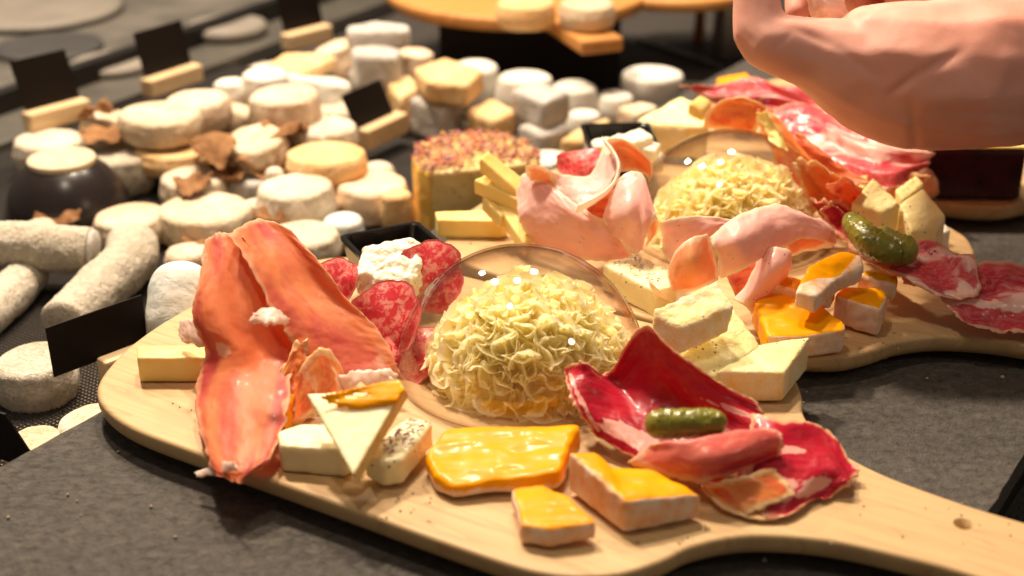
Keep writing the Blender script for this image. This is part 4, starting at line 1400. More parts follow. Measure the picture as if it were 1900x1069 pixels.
chunk('orange_cheese_piece', [(1424, 524, 4.0), (1452, 506, 4.2), (1550, 532, 3.8), (1544, 550, 3.7), (1500, 548, 3.7)], 0.8, M['orange'], (3, 4), label='orange cheese strip wedged below the folded ham', cat='cheese', group=G2, bevel=0.1, amp=0.1, rt=0.25)
chunk('orange_cheese_piece', [(1590, 512, 3.9), (1606, 500, 4.0), (1668, 510, 3.8), (1664, 530, 3.6)], 1.0, M['orange'], (0, 3), label='small orange cheese end tucked under the gherkins', cat='cheese', group=G2, bevel=0.1, amp=0.08, rt=0.3)

# pale chunks beyond the gherkins
G3 = 'pale cheese chunks beside the gherkins'
chunk('pale_cheese_chunk', [(1578, 376, 5.4), (1620, 326, 6.4), (1672, 378, 5.4), (1640, 392, 5.2)], 1.6, M['pale'], (1,), label='pointed pale cheese chunk behind the gherkins, leaning left', cat='cheese', group=G3, bevel=0.1, amp=0.08)
chunk('pale_cheese_chunk', [(1586, 388, 4.6), (1600, 376, 4.7), (1682, 384, 4.6), (1664, 398, 4.4)], 2.4, M['pale'], (), label='square pale cheese chunk just above the gherkins', cat='cheese', group=G3, bevel=0.08, amp=0.05)
chunk('pale_cheese_chunk', [(1668, 376, 5.3), (1714, 346, 6.0), (1756, 398, 5.0), (1742, 424, 4.4), (1690, 430, 4.3)], 2.4, M['pale'], (1, 2), label='tall pale cheese chunk nearest the right shoulder of the middle board', cat='cheese', group=G3, bevel=0.1, amp=0.08)
chunk('pale_cheese_chunk', [(1700, 420, 3.4), (1750, 402, 3.6), (1766, 430, 3.2), (1720, 442, 3.0)], 1.3, M['fresh'], (), label='crumbled pale cheese bit at the foot of the tall chunk', cat='cheese', group=G3, bevel=0.15, amp=0.2, fr=1.6)
chunk('pale_cheese_chunk', [(1566, 330, 4.6), (1612, 322, 4.7), (1604, 352, 4.2), (1570, 352, 4.2)], 1.4, M['yellow'], (), label='flat yellowish cheese piece behind the pointed chunk', cat='cheese', group=G3, bevel=0.1, amp=0.06)

# gherkins
tube('gherkin', [P(1574, 402, 6.0), P(1590, 424, 5.9), P(1614, 446, 5.7), P(1640, 462, 5.5), P(1672, 476, 5.1)], [0.42, 0.66, 0.78, 0.74, 0.5], M['gherkin'],
     'curved gherkin with a blunt upper tip, left of a pair', 'gherkin', 'gherkins', amp=0.08, rough=0.03, cap=0.45, bumps=0.11, seg=72, steps=100)
tube('gherkin', [P(1622, 436, 5.2), P(1646, 448, 5.3), P(1674, 464, 5.2), P(1700, 478, 5.0)], [0.5, 0.72, 0.82, 0.60], M['gherkin'],
     'darker plump gherkin, right of a pair on dried meat', 'gherkin', 'gherkins', amp=0.07, rough=0.03, cap=0.6, bumps=0.10, seg=72, steps=90)

md = empty('dark_cured_meat_slices', P(1700, 520, 1.65), 'dark red and marbled dried meat slices trailing over the right side of the middle board', 'cured meat')
sheet('cured_slice', [
    [(1522, 388, 5.8), (1532, 410, 5.2), (1560, 440, 4.6), (1590, 470, 4.2)],
    [(1540, 378, 6.2), (1560, 405, 5.4), (1590, 436, 4.8), (1630, 470, 4.3)],
    [(1556, 384, 5.8), (1580, 410, 5.2), (1614, 440, 4.7), (1660, 474, 4.2)]],
    M['beef'], md, ruffle=0.15, step=0.1, jag=0.15)
sheet('cured_slice', [
    [(1596, 476, 4.3), (1630, 496, 4.1), (1680, 520, 3.9), (1740, 548, 3.6)],
    [(1640, 462, 4.5), (1680, 488, 4.3), (1730, 515, 4.1), (1780, 552, 3.7)],
    [(1694, 444, 4.7), (1740, 472, 4.6), (1780, 500, 4.3), (1812, 545, 3.8)],
    [(1740, 446, 4.6), (1776, 462, 4.5), (1806, 486, 4.2), (1824, 530, 3.8)]],
    M['coppa'], md, folds=(0.22, 1.3), ruffle=0.12, step=0.1, jag=0.08, uvs=(0.8, 0.7))
sheet('cured_slice', [
    [(1690, 510, 3.6), (1720, 530, 3.4), (1760, 570, 3.0), (1790, 600, 2.6)],
    [(1780, 500, 3.8), (1800, 530, 3.6), (1820, 570, 3.0), (1840, 610, 2.4)],
    [(1822, 490, 3.9), (1850, 530, 3.5), (1872, 575, 2.9), (1890, 618, 2.2)],
    [(1890, 492, 3.8), (1910, 530, 3.4), (1935, 575, 2.8), (1955, 622, 2.2)],
    [(1960, 500, 3.4), (1980, 530, 3.2), (1990, 570, 2.8), (2000, 610, 2.3)]],
    M['coppa'], md, folds=(0.25, 1.5), ruffle=0.16, step=0.11, jag=0.12, uvs=(0.8, 0.6), minz=1.8)
petals('petal_flecks', md, [(P(1706, 452, 4.9), P(1740, 470, 4.8), P(1724, 476, 4.8))], [PET[0]], 0.12, 9, 5)

# orange dried ham right of the dome
ho = empty('orange_dried_ham', P(1500, 360, 1.65), 'translucent orange dried ham curling down the right of the middle dome', 'ham')
sheet('ham_slice', [
    [(1306, 238, 6.5), (1310, 210, 7.5), (1340, 186, 8.4), (1380, 178, 8.6)],
    [(1350, 240, 6.4), (1360, 215, 7.4), (1384, 195, 8.0), (1420, 196, 8.1)],
    [(1400, 246, 6.2), (1410, 232, 6.8), (1424, 222, 7.2), (1446, 226, 7.2)]],
    M['hamorange'], ho, ruffle=0.10, step=0.12, jag=0.08)
sheet('ham_slice', [
    [(1408, 206, 8.4), (1412, 240, 7.0), (1430, 280, 5.4), (1450, 330, 3.8)],
    [(1430, 208, 8.3), (1450, 250, 7.2), (1474, 300, 5.6), (1494, 360, 3.8)],
    [(1456, 236, 7.6), (1486, 280, 6.6), (1516, 330, 5.2), (1540, 392, 3.4)],
    [(1470, 262, 6.8), (1506, 300, 6.0), (1548, 346, 4.8), (1570, 400, 3.4)]],
    M['hamorange'], ho, ruffle=0.22, rf=1.2, step=0.11, jag=0.2)
sheet('ham_slice', [
    [(1470, 300, 6.4), (1484, 340, 5.2), (1500, 390, 3.6)],
    [(1510, 302, 6.6), (1530, 345, 5.2), (1546, 400, 3.4)],
    [(1560, 330, 6.0), (1580, 360, 4.8), (1580, 396, 3.6)],
    [(1600, 370, 4.6), (1600, 382, 4.2), (1596, 398, 3.6)]],
    M['hamorange'], ho, ruffle=0.3, rf=1.3, step=0.11, jag=0.25)
sheet('rind_flake', [
    [(1404, 208, 9.0), (1416, 236, 8.2), (1428, 262, 7.6)],
    [(1420, 206, 9.2), (1438, 240, 8.2), (1450, 276, 7.4)],
    [(1426, 214, 8.9), (1450, 250, 7.8), (1464, 284, 7.0)]],
    M['yellow'], ho, ruffle=0.15, rf=1.5, step=0.08, thick=0.07, jag=0.15)
sheet('ham_slice', [
    [(1500, 366, 4.6), (1520, 400, 3.8), (1540, 440, 2.9)],
    [(1530, 372, 5.4), (1556, 410, 4.4), (1580, 450, 3.2)],
    [(1570, 380, 5.0), (1590, 420, 4.0), (1600, 455, 3.2)]],
    M['beef'], ho, ruffle=0.25, rf=1.5, step=0.1, jag=0.2)

sheet('ham_slice', [
    [(1540, 340, 6.4), (1556, 370, 5.2), (1566, 400, 4.2)],
    [(1566, 330, 6.8), (1584, 356, 5.6), (1592, 386, 4.4)],
    [(1600, 352, 6.0), (1612, 372, 5.0), (1610, 392, 4.0)]],
    M['prosciutto'], ho, ruffle=0.3, rf=1.6, step=0.1, jag=0.25)
sheet('ham_slice', [
    [(1466, 250, 7.2), (1490, 290, 6.2), (1520, 330, 5.2), (1560, 362, 4.4)],
    [(1486, 248, 7.4), (1516, 282, 6.6), (1552, 316, 5.6), (1596, 344, 4.8)],
    [(1500, 262, 7.0), (1536, 290, 6.2), (1576, 318, 5.4), (1620, 340, 4.7)]],
    M['prosciutto'], ho, ruffle=0.25, rf=1.2, step=0.1, jag=0.2)
sheet('ham_slice', [
    [(1560, 440, 3.6), (1590, 470, 3.6), (1640, 500, 3.4), (1700, 534, 3.0)],
    [(1590, 420, 3.9), (1626, 452, 4.0), (1676, 486, 3.9), (1740, 524, 3.4)]],
    M['beef'], ho, ruffle=0.15, step=0.1, jag=0.15)
chunk('pale_cheese_wedge', [(1660, 350, 5.0), (1700, 322, 5.5), (1716, 340, 5.1), (1676, 372, 4.6)], 2.0, M['pale'], (1, 0), label='small rinded pale wedge between the marbled slices and the tall chunk', cat='cheese', bevel=0.1, amp=0.08)

# ================================================================== far board
chunk('pale_cheese_wedge', [(1180, 222, 4.4), (1262, 178, 5.6), (1318, 198, 5.3), (1312, 236, 4.5), (1240, 236, 4.2), (1205, 232, 4.2)], 2.3, M['pale'], (3, 4, 5), label='pale cheese wedge at the left tip of the far board', cat='cheese', bevel=0.12, amp=0.10)
chunk('cheese_piece', [(1276, 190, 6.4), (1300, 174, 6.6), (1322, 186, 6.2), (1304, 206, 5.8)], 0.9, M['yellow'], (), label='small yellow cheese cube sitting on the far pale wedge', cat='cheese', bevel=0.1, amp=0.05)
chunk('cheese_piece', [(1328, 142, 5.6), (1384, 132, 6.0), (1398, 146, 5.8), (1378, 166, 5.2), (1334, 164, 5.2)], 1.2, M['orange'], (), label='bright yellow cheese piece at the back beside the fingers', cat='cheese', bevel=0.12, amp=0.08)
sm = empty('marbled_ham_fan', P(1500, 250, 1.65), 'broad pink marbled ham slices with herbs lying under the hand', 'cured meat')
sheet('ham_slice', [
    [(1258, 158, 5.8), (1290, 172, 5.4), (1330, 196, 4.8), (1350, 215, 4.4)],
    [(1330, 160, 6.0), (1356, 180, 5.6), (1390, 200, 5.0), (1420, 226, 4.6)],
    [(1400, 146, 6.4), (1430, 176, 5.9), (1460, 206, 5.2), (1500, 250, 4.4)],
    [(1450, 160, 6.4), (1490, 190, 5.8), (1530, 230, 5.0), (1560, 280, 4.2)],
    [(1520, 170, 6.2), (1560, 210, 5.6), (1600, 256, 4.8), (1630, 300, 4.0)]],
    M['coppa'], sm, folds=(0.25, 2.2), ruffle=0.18, step=0.13, jag=0.15, uvs=(1, 1))
sheet('ham_slice', [
    [(1430, 200, 6.0), (1450, 240, 5.2), (1500, 290, 4.4), (1560, 340, 3.7)],
    [(1500, 190, 6.4), (1530, 240, 5.6), (1570, 290, 4.8), (1600, 345, 3.9)],
    [(1580, 220, 6.2), (1600, 260, 5.6), (1630, 300, 5.0), (1650, 345, 4.2)],
    [(1650, 250, 5.8), (1670, 275, 5.4), (1690, 305, 4.8), (1690, 335, 4.3)],
    [(1720, 270, 5.2), (1730, 284, 5.0), (1724, 300, 4.7), (1712, 318, 4.4)]],
    M['coppa'], sm, folds=(0.25, 2.2), ruffle=0.2, step=0.13, jag=0.15, uvs=(1, 1))
petals('petal_flecks', sm, [(P(1390, 150, 6.5), P(1440, 166, 6.4), P(1420, 200, 6.2)), (P(1452, 215, 5.9), P(1480, 220, 5.9), P(1470, 230, 5.8)), (P(1380, 185, 6.2), P(1450, 205, 6.2), P(1420, 215, 6.1))], [PET[0], PET[1], PET[2]], 0.17, 34, 6)
sheet('ham_slice', [
    [(1690, 320, 4.6), (1650, 350, 3.8), (1620, 370, 3.0)],
    [(1730, 326, 4.4), (1700, 352, 3.6), (1660, 380, 2.6)]], M['hamorange'], sm, ruffle=0.2, step=0.12, jag=0.1)

# dark red jar-like block on the far board
M['darkred'] = plain('dark_red_jelly', (0.045, 0.003, 0.005), 0.12, 0, 90, 0.05, 0.4)
a, b = P(1708, 372, 1.65), P(1893, 374, 1.65)
ex = (b - a).normalized()
ey = Vector((-ex.y, ex.x, 0))
jc = (a + b) / 2 + ey * 2.0 + Vector((0, 0, 1.75))
jar = empty('dark_red_block', (jc.x, jc.y, 1.65), 'dark red glossy block with a pale rim at the right end of the far board', 'preserve')
box('block_body', jc, ex * (b - a).length / 2, ey * 2.0, Vector((0, 0, 1.7)), M['darkred'], bevel=0.3, parent=jar)
box('pale_rim', jc + Vector((0, 0, 1.80)), ex * (b - a).length / 2 * 0.96, ey * 1.9, Vector((0, 0, 0.09)), M['yellow'], bevel=0.06, parent=jar)
tube('red_piece', [P(1712, 316, 3.6), P(1722, 345, 2.9), P(1730, 366, 2.4)], [0.5, 0.7, 0.5], M['beef'], 'small dark red piece left of the dark red block', 'cured meat')
# ================================================================== small cheeses on the counter
C_, SN_, WH, RO, AS, GO, PE = M['cream'], M['snow'], M['white'], M['rough'], M['ash'], M['gold'], M['peach']
disc('white crottin at the far left behind the dark bowl', 90, 256, 0.0, 126, 2.8, WH)
disc('coarse grey-white crottin just right of the dark bowl', 228, 284, -0.2, 108, 2.8, RO, amp=0.16, rough=0.05)
disc('big flat cream cheese, left one of the upper pair', 296, 207, 2.3, 152, 2.0, C_)
disc('flat cream cheese, right one of the upper pair', 366, 180, 2.3, 118, 2.4, M['tan'])
disc('thin tan cheese under the big flat cream cheese', 318, 272, 0.1, 132, 1.7, GO, taper=1.02)
disc('flat cream cheese behind, half under the upper pair', 330, 236, 0.2, 120, 3.0, M['tan'])
disc('large cream cheese in the middle of the front row', 380, 383, -0.6, 168, 2.4, C_, amp=0.12)
disc('cream cheese left of the large one in the front row', 240, 397, -0.9, 132, 2.1, C_)
disc('small cream cheese peeping under the large one', 348, 462, -1.6, 84, 1.6, M['tan'])
disc('tapered white crottin right of the front row, on a brown leaf', 548, 343, 0.2, 138, 3.0, WH, taper=1.12, amp=0.12)
disc('small white cheese bit behind the tapered crottin', 510, 312, 0.3, 34, 2.6, WH)
disc('small white cheese between the large one and the tapered crottin', 470, 372, -0.8, 44, 2.2, WH)
disc('white cheese nearest the top of the cured ham', 562, 430, -1.0, 134, 2.2, WH)
disc('round cheese with bluish mould right of the cured ham top', 636, 404, -0.9, 76, 2.3, M['blue'])
disc('golden wrinkled cheese on the leaf, right of centre', 606, 282, 1.0, 144, 1.9, GO, amp=0.14)
disc('golden lower cheese beneath the wrinkled golden one', 628, 332, -0.9, 110, 2.2, GO)
disc('white cheese with a crack on top', 600, 231, 1.1, 122, 2.2, WH, crack=True)
disc('thick cream cheese highest in the heap', 528, 172, 3.0, 128, 3.0, M['tan'], amp=0.16)
disc('cheese hidden under the thick cream one', 560, 230, 0.6, 110, 3.5, C_)
disc('small white cheese at the back left of the heap', 426, 150, 1.4, 60, 2.6, SN_, amp=0.12)
disc('small tan cheese between the pair and the thick cream cheese', 446, 200, 1.0, 60, 3.0, C_, tilt=(0, 20))
disc('small white cheese behind the thick cream one', 492, 134, 2.0, 86, 3.0, SN_)
disc('flat white-grey cheese left of the grey blocks', 594, 144, 1.0, 120, 3.6, SN_, tilt=(-10, 12))
disc('white cheese lying low under the grey block', 626, 196, -0.4, 90, 2.6, WH)
disc('small cream cheese beside the black card', 700, 306, -1.5, 60, 1.5, WH)
disc('pinkish white cheese left of the flower cheese', 690, 336, -0.4, 132, 2.6, PE, amp=0.12)
disc('small golden cheese against the flower cheese', 736, 356, 0.0, 54, 3.0, GO, amp=0.1)
disc('tall peach cheese at the back of the heap', 618, 84, 2.2, 80, 5.0, PE, tilt=(0, -18), amp=0.2)
disc('round peach cheese right of the grey blocks', 766, 96, 1.6, 72, 4.8, PE, amp=0.2)
disc('tall white cylinder cheese behind the yellow block', 882, 120, 1.2, 88, 4.2, SN_, amp=0.05)
disc('tall white cylinder cheese behind the grey cubes', 974, 140, 1.3, 98, 4.4, SN_, amp=0.05)
disc('white cylinder cheese right of the grey cubes', 1066, 158, 0.2, 86, 3.4, SN_, amp=0.05)
disc('white cheese below the cylinder right of the grey cubes', 1084, 208, -0.6, 60, 2.6, SN_, amp=0.05)
disc('short white cylinder cheese near the slate edge', 1142, 174, -0.4, 66, 2.9, SN_, amp=0.05)
disc('tall white tapered cheese at the far right', 1210, 134, 0.2, 112, 3.4, SN_, taper=0.86, amp=0.05)
disc('wrinkled white crottin at the left edge of the frame', 62, 664, -0.9, 148, 2.5, RO, amp=0.08, rough=0.05, seg=110)
disc('white cheese slab at the foot of the slate', 178, 776, -1.4, 140, 1.9, WH)
disc('cream cheese in the corner beside the black card', 62, 812, -1.5, 110, 1.8, C_)
disc('small white cheese behind the horizontal log', 72, 412, -0.8, 60, 2.4, WH)
disc('pale cheese lump beneath the upper pair', 424, 218, -0.4, 90, 2.8, M['tan'])
disc('grey cheese under the leaf-wrapped one', 466, 326, -0.9, 92, 2.3, M['ash'], amp=0.1)
disc('grey-white cheese lying behind the flower cheese', 1020, 290, -0.6, 90, 2.6, SN_)


def yblock(label, top, h, mat, bevel=0.35, amp=0.10, name='square_cheese'):
    SEED[0] += 1
    return chunk(name, top, h, mat, (), label=label, cat='cheese', group='square washed-rind and ash cheeses', bevel=bevel, amp=amp, voxel=0.16)


yblock('golden square cheese sitting highest beside the white cylinder', [(766, 124, 2.6), (826, 104, 2.8), (900, 128, 2.6), (866, 158, 2.4), (790, 150, 2.4)], 1.9, GO)
yblock('golden square cheese left of the ash block', [(714, 150, 0.6), (760, 136, 0.8), (782, 160, 0.5), (742, 182, 0.4)], 3.3, GO)
yblock('golden square cheese in front of the ash cubes', [(862, 204, 0.2), (912, 178, 0.4), (962, 204, 0.2), (918, 224, 0.0)], 3.0, GO)
yblock('ash-grey square cheese under the golden one', [(756, 180, 0.4), (800, 168, 0.4), (862, 186, 0.4), (820, 204, 0.2)], 3.2, AS)
yblock('ash-grey cube stacked on top at the centre right', [(944, 162, 2.0), (1000, 150, 2.2), (1062, 168, 2.0), (1010, 190, 1.8)], 2.4, AS)
yblock('ash-grey cube at the bottom of the centre right stack', [(958, 232, -0.4), (1004, 216, -0.3), (1060, 232, -0.4), (1010, 252, -0.6)], 2.6, AS)
yblock('ash-grey brick lying on top of the back stack', [(640, 46, 4.4), (700, 36, 4.6), (760, 44, 4.4), (762, 56, 4.2), (646, 60, 4.2)], 1.7, AS)
yblock('ash-grey brick standing in the back stack', [(650, 86, 3.0), (700, 78, 3.1), (748, 90, 3.0), (736, 106, 2.8), (656, 104, 2.8)], 3.2, AS)
yblock('lower ash-grey brick in the back stack', [(640, 130, 1.0), (690, 120, 1.1), (738, 128, 1.0), (700, 150, 0.8)], 4.2, AS)
yblock('thin golden slab left of the back stack', [(478, 126, 1.9), (530, 96, 2.2), (600, 96, 2.2), (628, 106, 2.0), (560, 136, 1.6)], 1.0, GO, 0.2)
yblock('golden wedge standing by the slate edge', [(1036, 258, -0.2), (1066, 238, 0.0), (1124, 214, 0.0), (1136, 222, -0.2), (1090, 262, -0.4)], 2.6, GO)
yblock('tan square cheese beneath the far right cylinder', [(1142, 196, -0.6), (1190, 186, -0.5), (1226, 196, -0.6), (1180, 212, -0.8)], 2.2, PE)
yblock('white brick cheese behind the small back-left cheese', [(462, 118, 1.6), (520, 108, 1.7), (540, 122, 1.5), (480, 134, 1.4)], 2.0, SN_)

# leaf-wrapped cheeses
LG = 'leaf-wrapped cheeses'


def crumple(name, cx, cy, z, w, d, parent, rot=0.0, lift=0.5, **kw):
    c = P(cx, cy, z)
    k = depth_at(cy, z) / F
    w, d = w * k / 2, d * k / 2
    ex, ey = Vector((math.cos(rot), math.sin(rot), 0)), Vector((-math.sin(rot), math.cos(rot), 0))
    rows = []
    rs = random.Random(int(cx * 7 + cy))
    for i in range(5):
        u = i / 2 - 1
        row = []
        for j in range(4):
            t = (j / 1.5 - 1) * (1 - 0.65 * u * u)
            row.append((c + ex * (u * w) + ey * (t * d) + Vector((0, 0, lift * (rs.random() - 0.3) - 0.5 * abs(t) * lift)),))
        rows.append(row)
    return sheet(name, rows, M['leaf'], parent, ruffle=0.30, rf=0.9, jag=0.18, thick=0.06, step=0.16, **kw)


def leafy(label, px, py, z, wpx, h, mat, leaves, **kw):
    c = P(px, py, z)
    root = empty('leaf_wrapped_cheese', (c.x, c.y, z - h), label, 'cheese', LG)
    disc('', px, py, z, wpx, h, mat, name='cheese_body', parent=root, **kw)
    for l in leaves:
        crumple('dried_leaf', *l[:5], parent=root, rot=l[5], lift=l[6])
    return root


leafy('cheese wrapped in a brown leaf behind the coarse crottin', 196, 214, 1.0, 84, 2.8, C_, [(196, 244, 0.9, 90, 110, 0.1, 1.0), (176, 204, 1.8, 34, 90, 1.2, 1.6)], amp=0.3)
leafy('white cheese with a torn brown leaf on top, in the second row', 356, 326, -0.3, 120, 2.4, WH, [(358, 334, 0.15, 66, 100, 0.0, 0.9), (420, 322, -0.4, 60, 90, 0.8, 1.0)])
leafy('cheese in big brown leaves at the centre of the heap', 468, 256, 1.2, 124, 2.0, C_, [(396, 270, 1.3, 80, 130, 0.4, 1.4), (462, 284, 0.3, 120, 110, -0.1, 1.2), (522, 240, 1.4, 80, 120, -0.6, 1.2), (498, 300, -0.3, 90, 120, 0.2, 1.5)], amp=0.2, tilt=(8, -6))
for lab, a in (('orange brown leaf under the tapered white crottin', (506, 396, -1.0, 70, 90)), ('orange brown leaf behind the horizontal log cheese', (106, 402, -1.2, 80, 120)), ('brown leaf below the golden wrinkled cheese', (596, 336, -0.8, 120, 90)),
               ('brown leaf under the large front row cheese', (384, 452, -1.9, 90, 80))):
    crumple('dried_leaf', *a, parent=None, rot=0.2, lift=0.8, label=lab, cat='leaf', group='loose dried leaves')

# log cheeses
LG2 = 'rolled goat cheese logs'
tube('log_cheese', [P(-60, 452, -0.2), P(40, 456, -0.2), P(110, 462, -0.3), P(172, 466, -0.4)], [1.5, 1.5, 1.5, 1.46], RO, 'horizontal grey-white log cheese at the left edge', 'cheese', LG2, amp=0.10, rough=0.09, cap=0.22, seg=90, steps=90)
tube('log_cheese', [P(246, 448, -1.2), P(238, 486, -1.4), P(180, 540, -1.5), P(112, 606, -1.6)], [1.6, 1.65, 1.55, 1.4], RO, 'bent white log cheese pointing at the black price card', 'cheese', LG2, amp=0.12, rough=0.08, cap=0.35, seg=90, steps=100)
tube('log_cheese', [P(60, 500, -1.9), P(20, 545, -2.0), P(-40, 600, -2.0)], [1.2, 1.3, 1.2], RO, 'short log cheese end below the horizontal log', 'cheese', LG2, amp=0.12, rough=0.08, cap=0.35, seg=60, steps=60)
tube('upright_cheese', [P(330, 660, -1.6), P(332, 600, 0.2), P(338, 540, 1.6), P(344, 488, 2.8)], [1.5, 1.8, 1.85, 1.5], M['blue'], 'white cheese with bluish mould leaning behind the cured ham', 'cheese', amp=0.10, rough=0.02, cap=1.2, seg=60, steps=60)

tube('log_end', [P(169, 466, -0.4), P(178, 466.5, -0.42)], [1.36, 1.30], M['ash'], parent=D.objects['log_cheese'], amp=0.02, cap=0.02, seg=40, steps=10)
# dark bowl upside down
bc = P(116, 390, -3.1)
bz = -3.05
R = 4.45
prof = [(0.01, 4.45), (1.9, 4.45)]
zb = []
for k in range(0, 13):
    a = math.radians(28 + k / 12 * 62)
    zb.append((R * math.sin(a), 4.9 * math.cos(a)))
bc = P(114, 296, 1.4)
bw = empty('dark_bowl', (bc.x, bc.y, bz), 'dark glazed bowl standing upside down at the left', 'bowl')
lathe('bowl_shell', (bc.x, bc.y, bz), [(0.01, 4.3), (1.95, 4.32)] + [(max(2.0, x), z) for x, z in zb] + [(R, -0.0), (R - 0.3, 0.0), (R - 0.35, 0.5), (0.01, 3.6)], M['bowl'], parent=bw)
lathe('bowl_foot', (bc.x, bc.y, bz), [(0.01, 4.36), (1.0, 4.37), (1.5, 4.40), (1.9, 4.56), (2.25, 4.60), (2.32, 4.5), (2.3, 4.1), (2.1, 4.0), (0.01, 4.0)][::-1], M['bowlbase'], parent=bw)

# flower-topped half wheel
wc = empty('flower_topped_cheese', P(885, 330, -3.1), 'half wheel of yellow cheese with a crust of dried flowers on top', 'cheese')
wt = [(797, 322), (775, 312), (764, 292), (772, 272), (800, 256), (842, 246), (890, 244), (940, 249), (982, 264), (1002, 286), (1003, 300)]
chunk('cheese_body', [(x, y, 1.9) for x, y in wt], 4.95, M['wheel'], tuple(range(0, 10)), wc, bevel=0.22, amp=0.06, rt=0.35, voxel=0.14)
ctr = P(885, 285, 2.0)
wp = [P(x, y, 2.0) for x, y in wt]
petals('dried_petals', wc, [(ctr, wp[i], wp[(i + 1) % len(wp)]) for i in range(len(wp))], WPET, 0.24, 1100, 12)

# price cards in wooden clips


def price_card(label, bl, br, z, h, lean=(0, 0), clip=(0.55, 0.55), csh=(0, 0), extra=1.08, clen=None, parts=('black_card', 'wooden_clip'), zc=None):
    a, b = P(*bl, z), P(*br, z)
    e = b - a
    e.z = 0
    L = e.length / 2
    e.normalize()
    n = Vector((e.y, -e.x, 0))
    mid = (a + b) / 2
    root = empty('price_card', (mid.x, mid.y, z - clip[1] * 2), label, 'price card', 'blank black price cards')
    up = (Vector((0, 0, 1)) + e * lean[0] - n * lean[1]).normalized() * h / 2
    box(parts[0], mid + up, e * L, n * 0.03, up, M['card'], bevel=0.0, parent=root)
    cl = clen or L * extra
    c = mid + e * csh[0] + n * (csh[1] + 0.05) + Vector((0, 0, -clip[1] + 0.25))
    box(parts[1], c, e * cl, n * clip[0], Vector((0, 0, clip[1])), M['clip'], bevel=0.16, parent=root)
    return root


price_card('blank black price card in a wood clip at the left end of the rail', (50, 212), (150, 186), 1.2, 4.2, (-0.14, 0.1), (0.65, 0.75), (-0.1, 0.4), 1.12)
price_card('blank black price card in a wood clip second along the rail', (270, 150), (356, 122), 1.2, 4.0, (-0.10, 0.1), (0.65, 0.75), (-0.1, 0.4), 1.12)
price_card('blank black price card in a wood clip farthest along the rail', (528, 66), (600, 48), 1.4, 5.0, (-0.1, 0.1), (0.65, 0.75), (-0.1, 0.4), 1.12)
price_card('blank black price card leaning left amid the heap, beside the golden cheese', (662, 246), (732, 214), -0.6, 3.3, (-0.30, 0.2), (0.65, 0.85), (0.35, 0.3), 1.08)
price_card('large blank black price card in front, left of the front board', (100, 700), (276, 634), -0.6, 2.7, (0.05, 0.15), (0.5, 0.9), (1.3, 0.45), clen=1.7)
a, b = P(-60, 830, -1.0), P(52, 862, -1.0)
box('black_card', (a + b) / 2 + Vector((0, 0, 1.2)), (b - a) / 2, Vector((0.02, 0.05, 0)), Vector((-0.7, 0.1, 1.5)), M['card'], bevel=0, label='black card corner poking in at the lower left', cat='price card')

# ================================================================== round board on its stand, back
rb = P(962, -28, 4.2)
rr = 12.6
stand = empty('round_board', (rb.x, rb.y, 2.9), 'round oiled wooden board with a handle raised on a black stand', 'serving board')
th = np.linspace(0, 2 * math.pi, 96, endpoint=False)
hd = P(1150, 92, 4.2) - rb
hd.z = 0
ha = math.atan2(hd.y, hd.x)
lathe('board_disc', (rb.x, rb.y, 2.9), [(0.01, 1.3), (rr - 0.3, 1.3), (rr - 0.08, 1.2), (rr, 1.0), (rr, 0.35), (rr - 0.3, 0.05), (rr - 0.8, 0.0), (0.01, 0.0)][::-1], M['oak'], seg=96, parent=stand)
hu = Vector((math.cos(ha), math.sin(ha), 0))
hv = Vector((-hu.y, hu.x, 0))
e1, e2 = P(1112, 112, 2.9), P(1176, 84, 4.0)
box('board_handle', Vector((rb.x, rb.y, 3.55)) + hu * (rr + 3.3), hu * 4.6, hv * 1.9, Vector((0, 0, 0.62)), M['oak'], bevel=0.25, parent=stand)
st = empty('black_stand', (rb.x, rb.y, -3.6), 'black block stand under the round board', 'stand')
box('stand_block', (rb.x + 1, rb.y - 2.5, -0.4), Vector((8.2, 0, 0)), Vector((0, 5, 0)), Vector((0, 0, 3.2)), M['card'], bevel=0.1, parent=st)
cr = M['cream']
for lab, x, w in (('small round cheese with a golden side, left on the round board', 976, 108), ('small round white cheese, right on the round board', 1090, 102)):
    disc(lab, x, 2 if x < 1000 else 4, 6.3, w, 2.1, M['gold'] if x < 1000 else M['cream'], group='small cheeses on the round board', amp=0.04)
pk = empty('printed_packet', P(1056, 140, -3.6), 'grey packet with a dark red band standing under the round board', 'packet')
pa, pb = P(1004, 138, -3.5), P(1106, 142, -3.5)
M['packet'] = plain('grey_packet_card', (0.16, 0.12, 0.11), 0.5)
M['redband'] = plain('dark_red_band', (0.16, 0.02, 0.02), 0.5)
pm = (pa + pb) / 2
box('packet_body', pm + Vector((0, 1.0, 1.9)), Vector(((pb - pa).length / 2, 0, 0)), Vector((0, 1, 0)), Vector((0, 0, 1.9)), M['packet'], parent=pk)
box('red_band', pm + Vector(((pb - pa).length / 2 * 0.45, -0.02, 1.9)), Vector((0.45, 0, 0)), Vector((0, 0.03, 0)), Vector((0, 0, 1.85)), M['redband'], bevel=0, parent=pk)

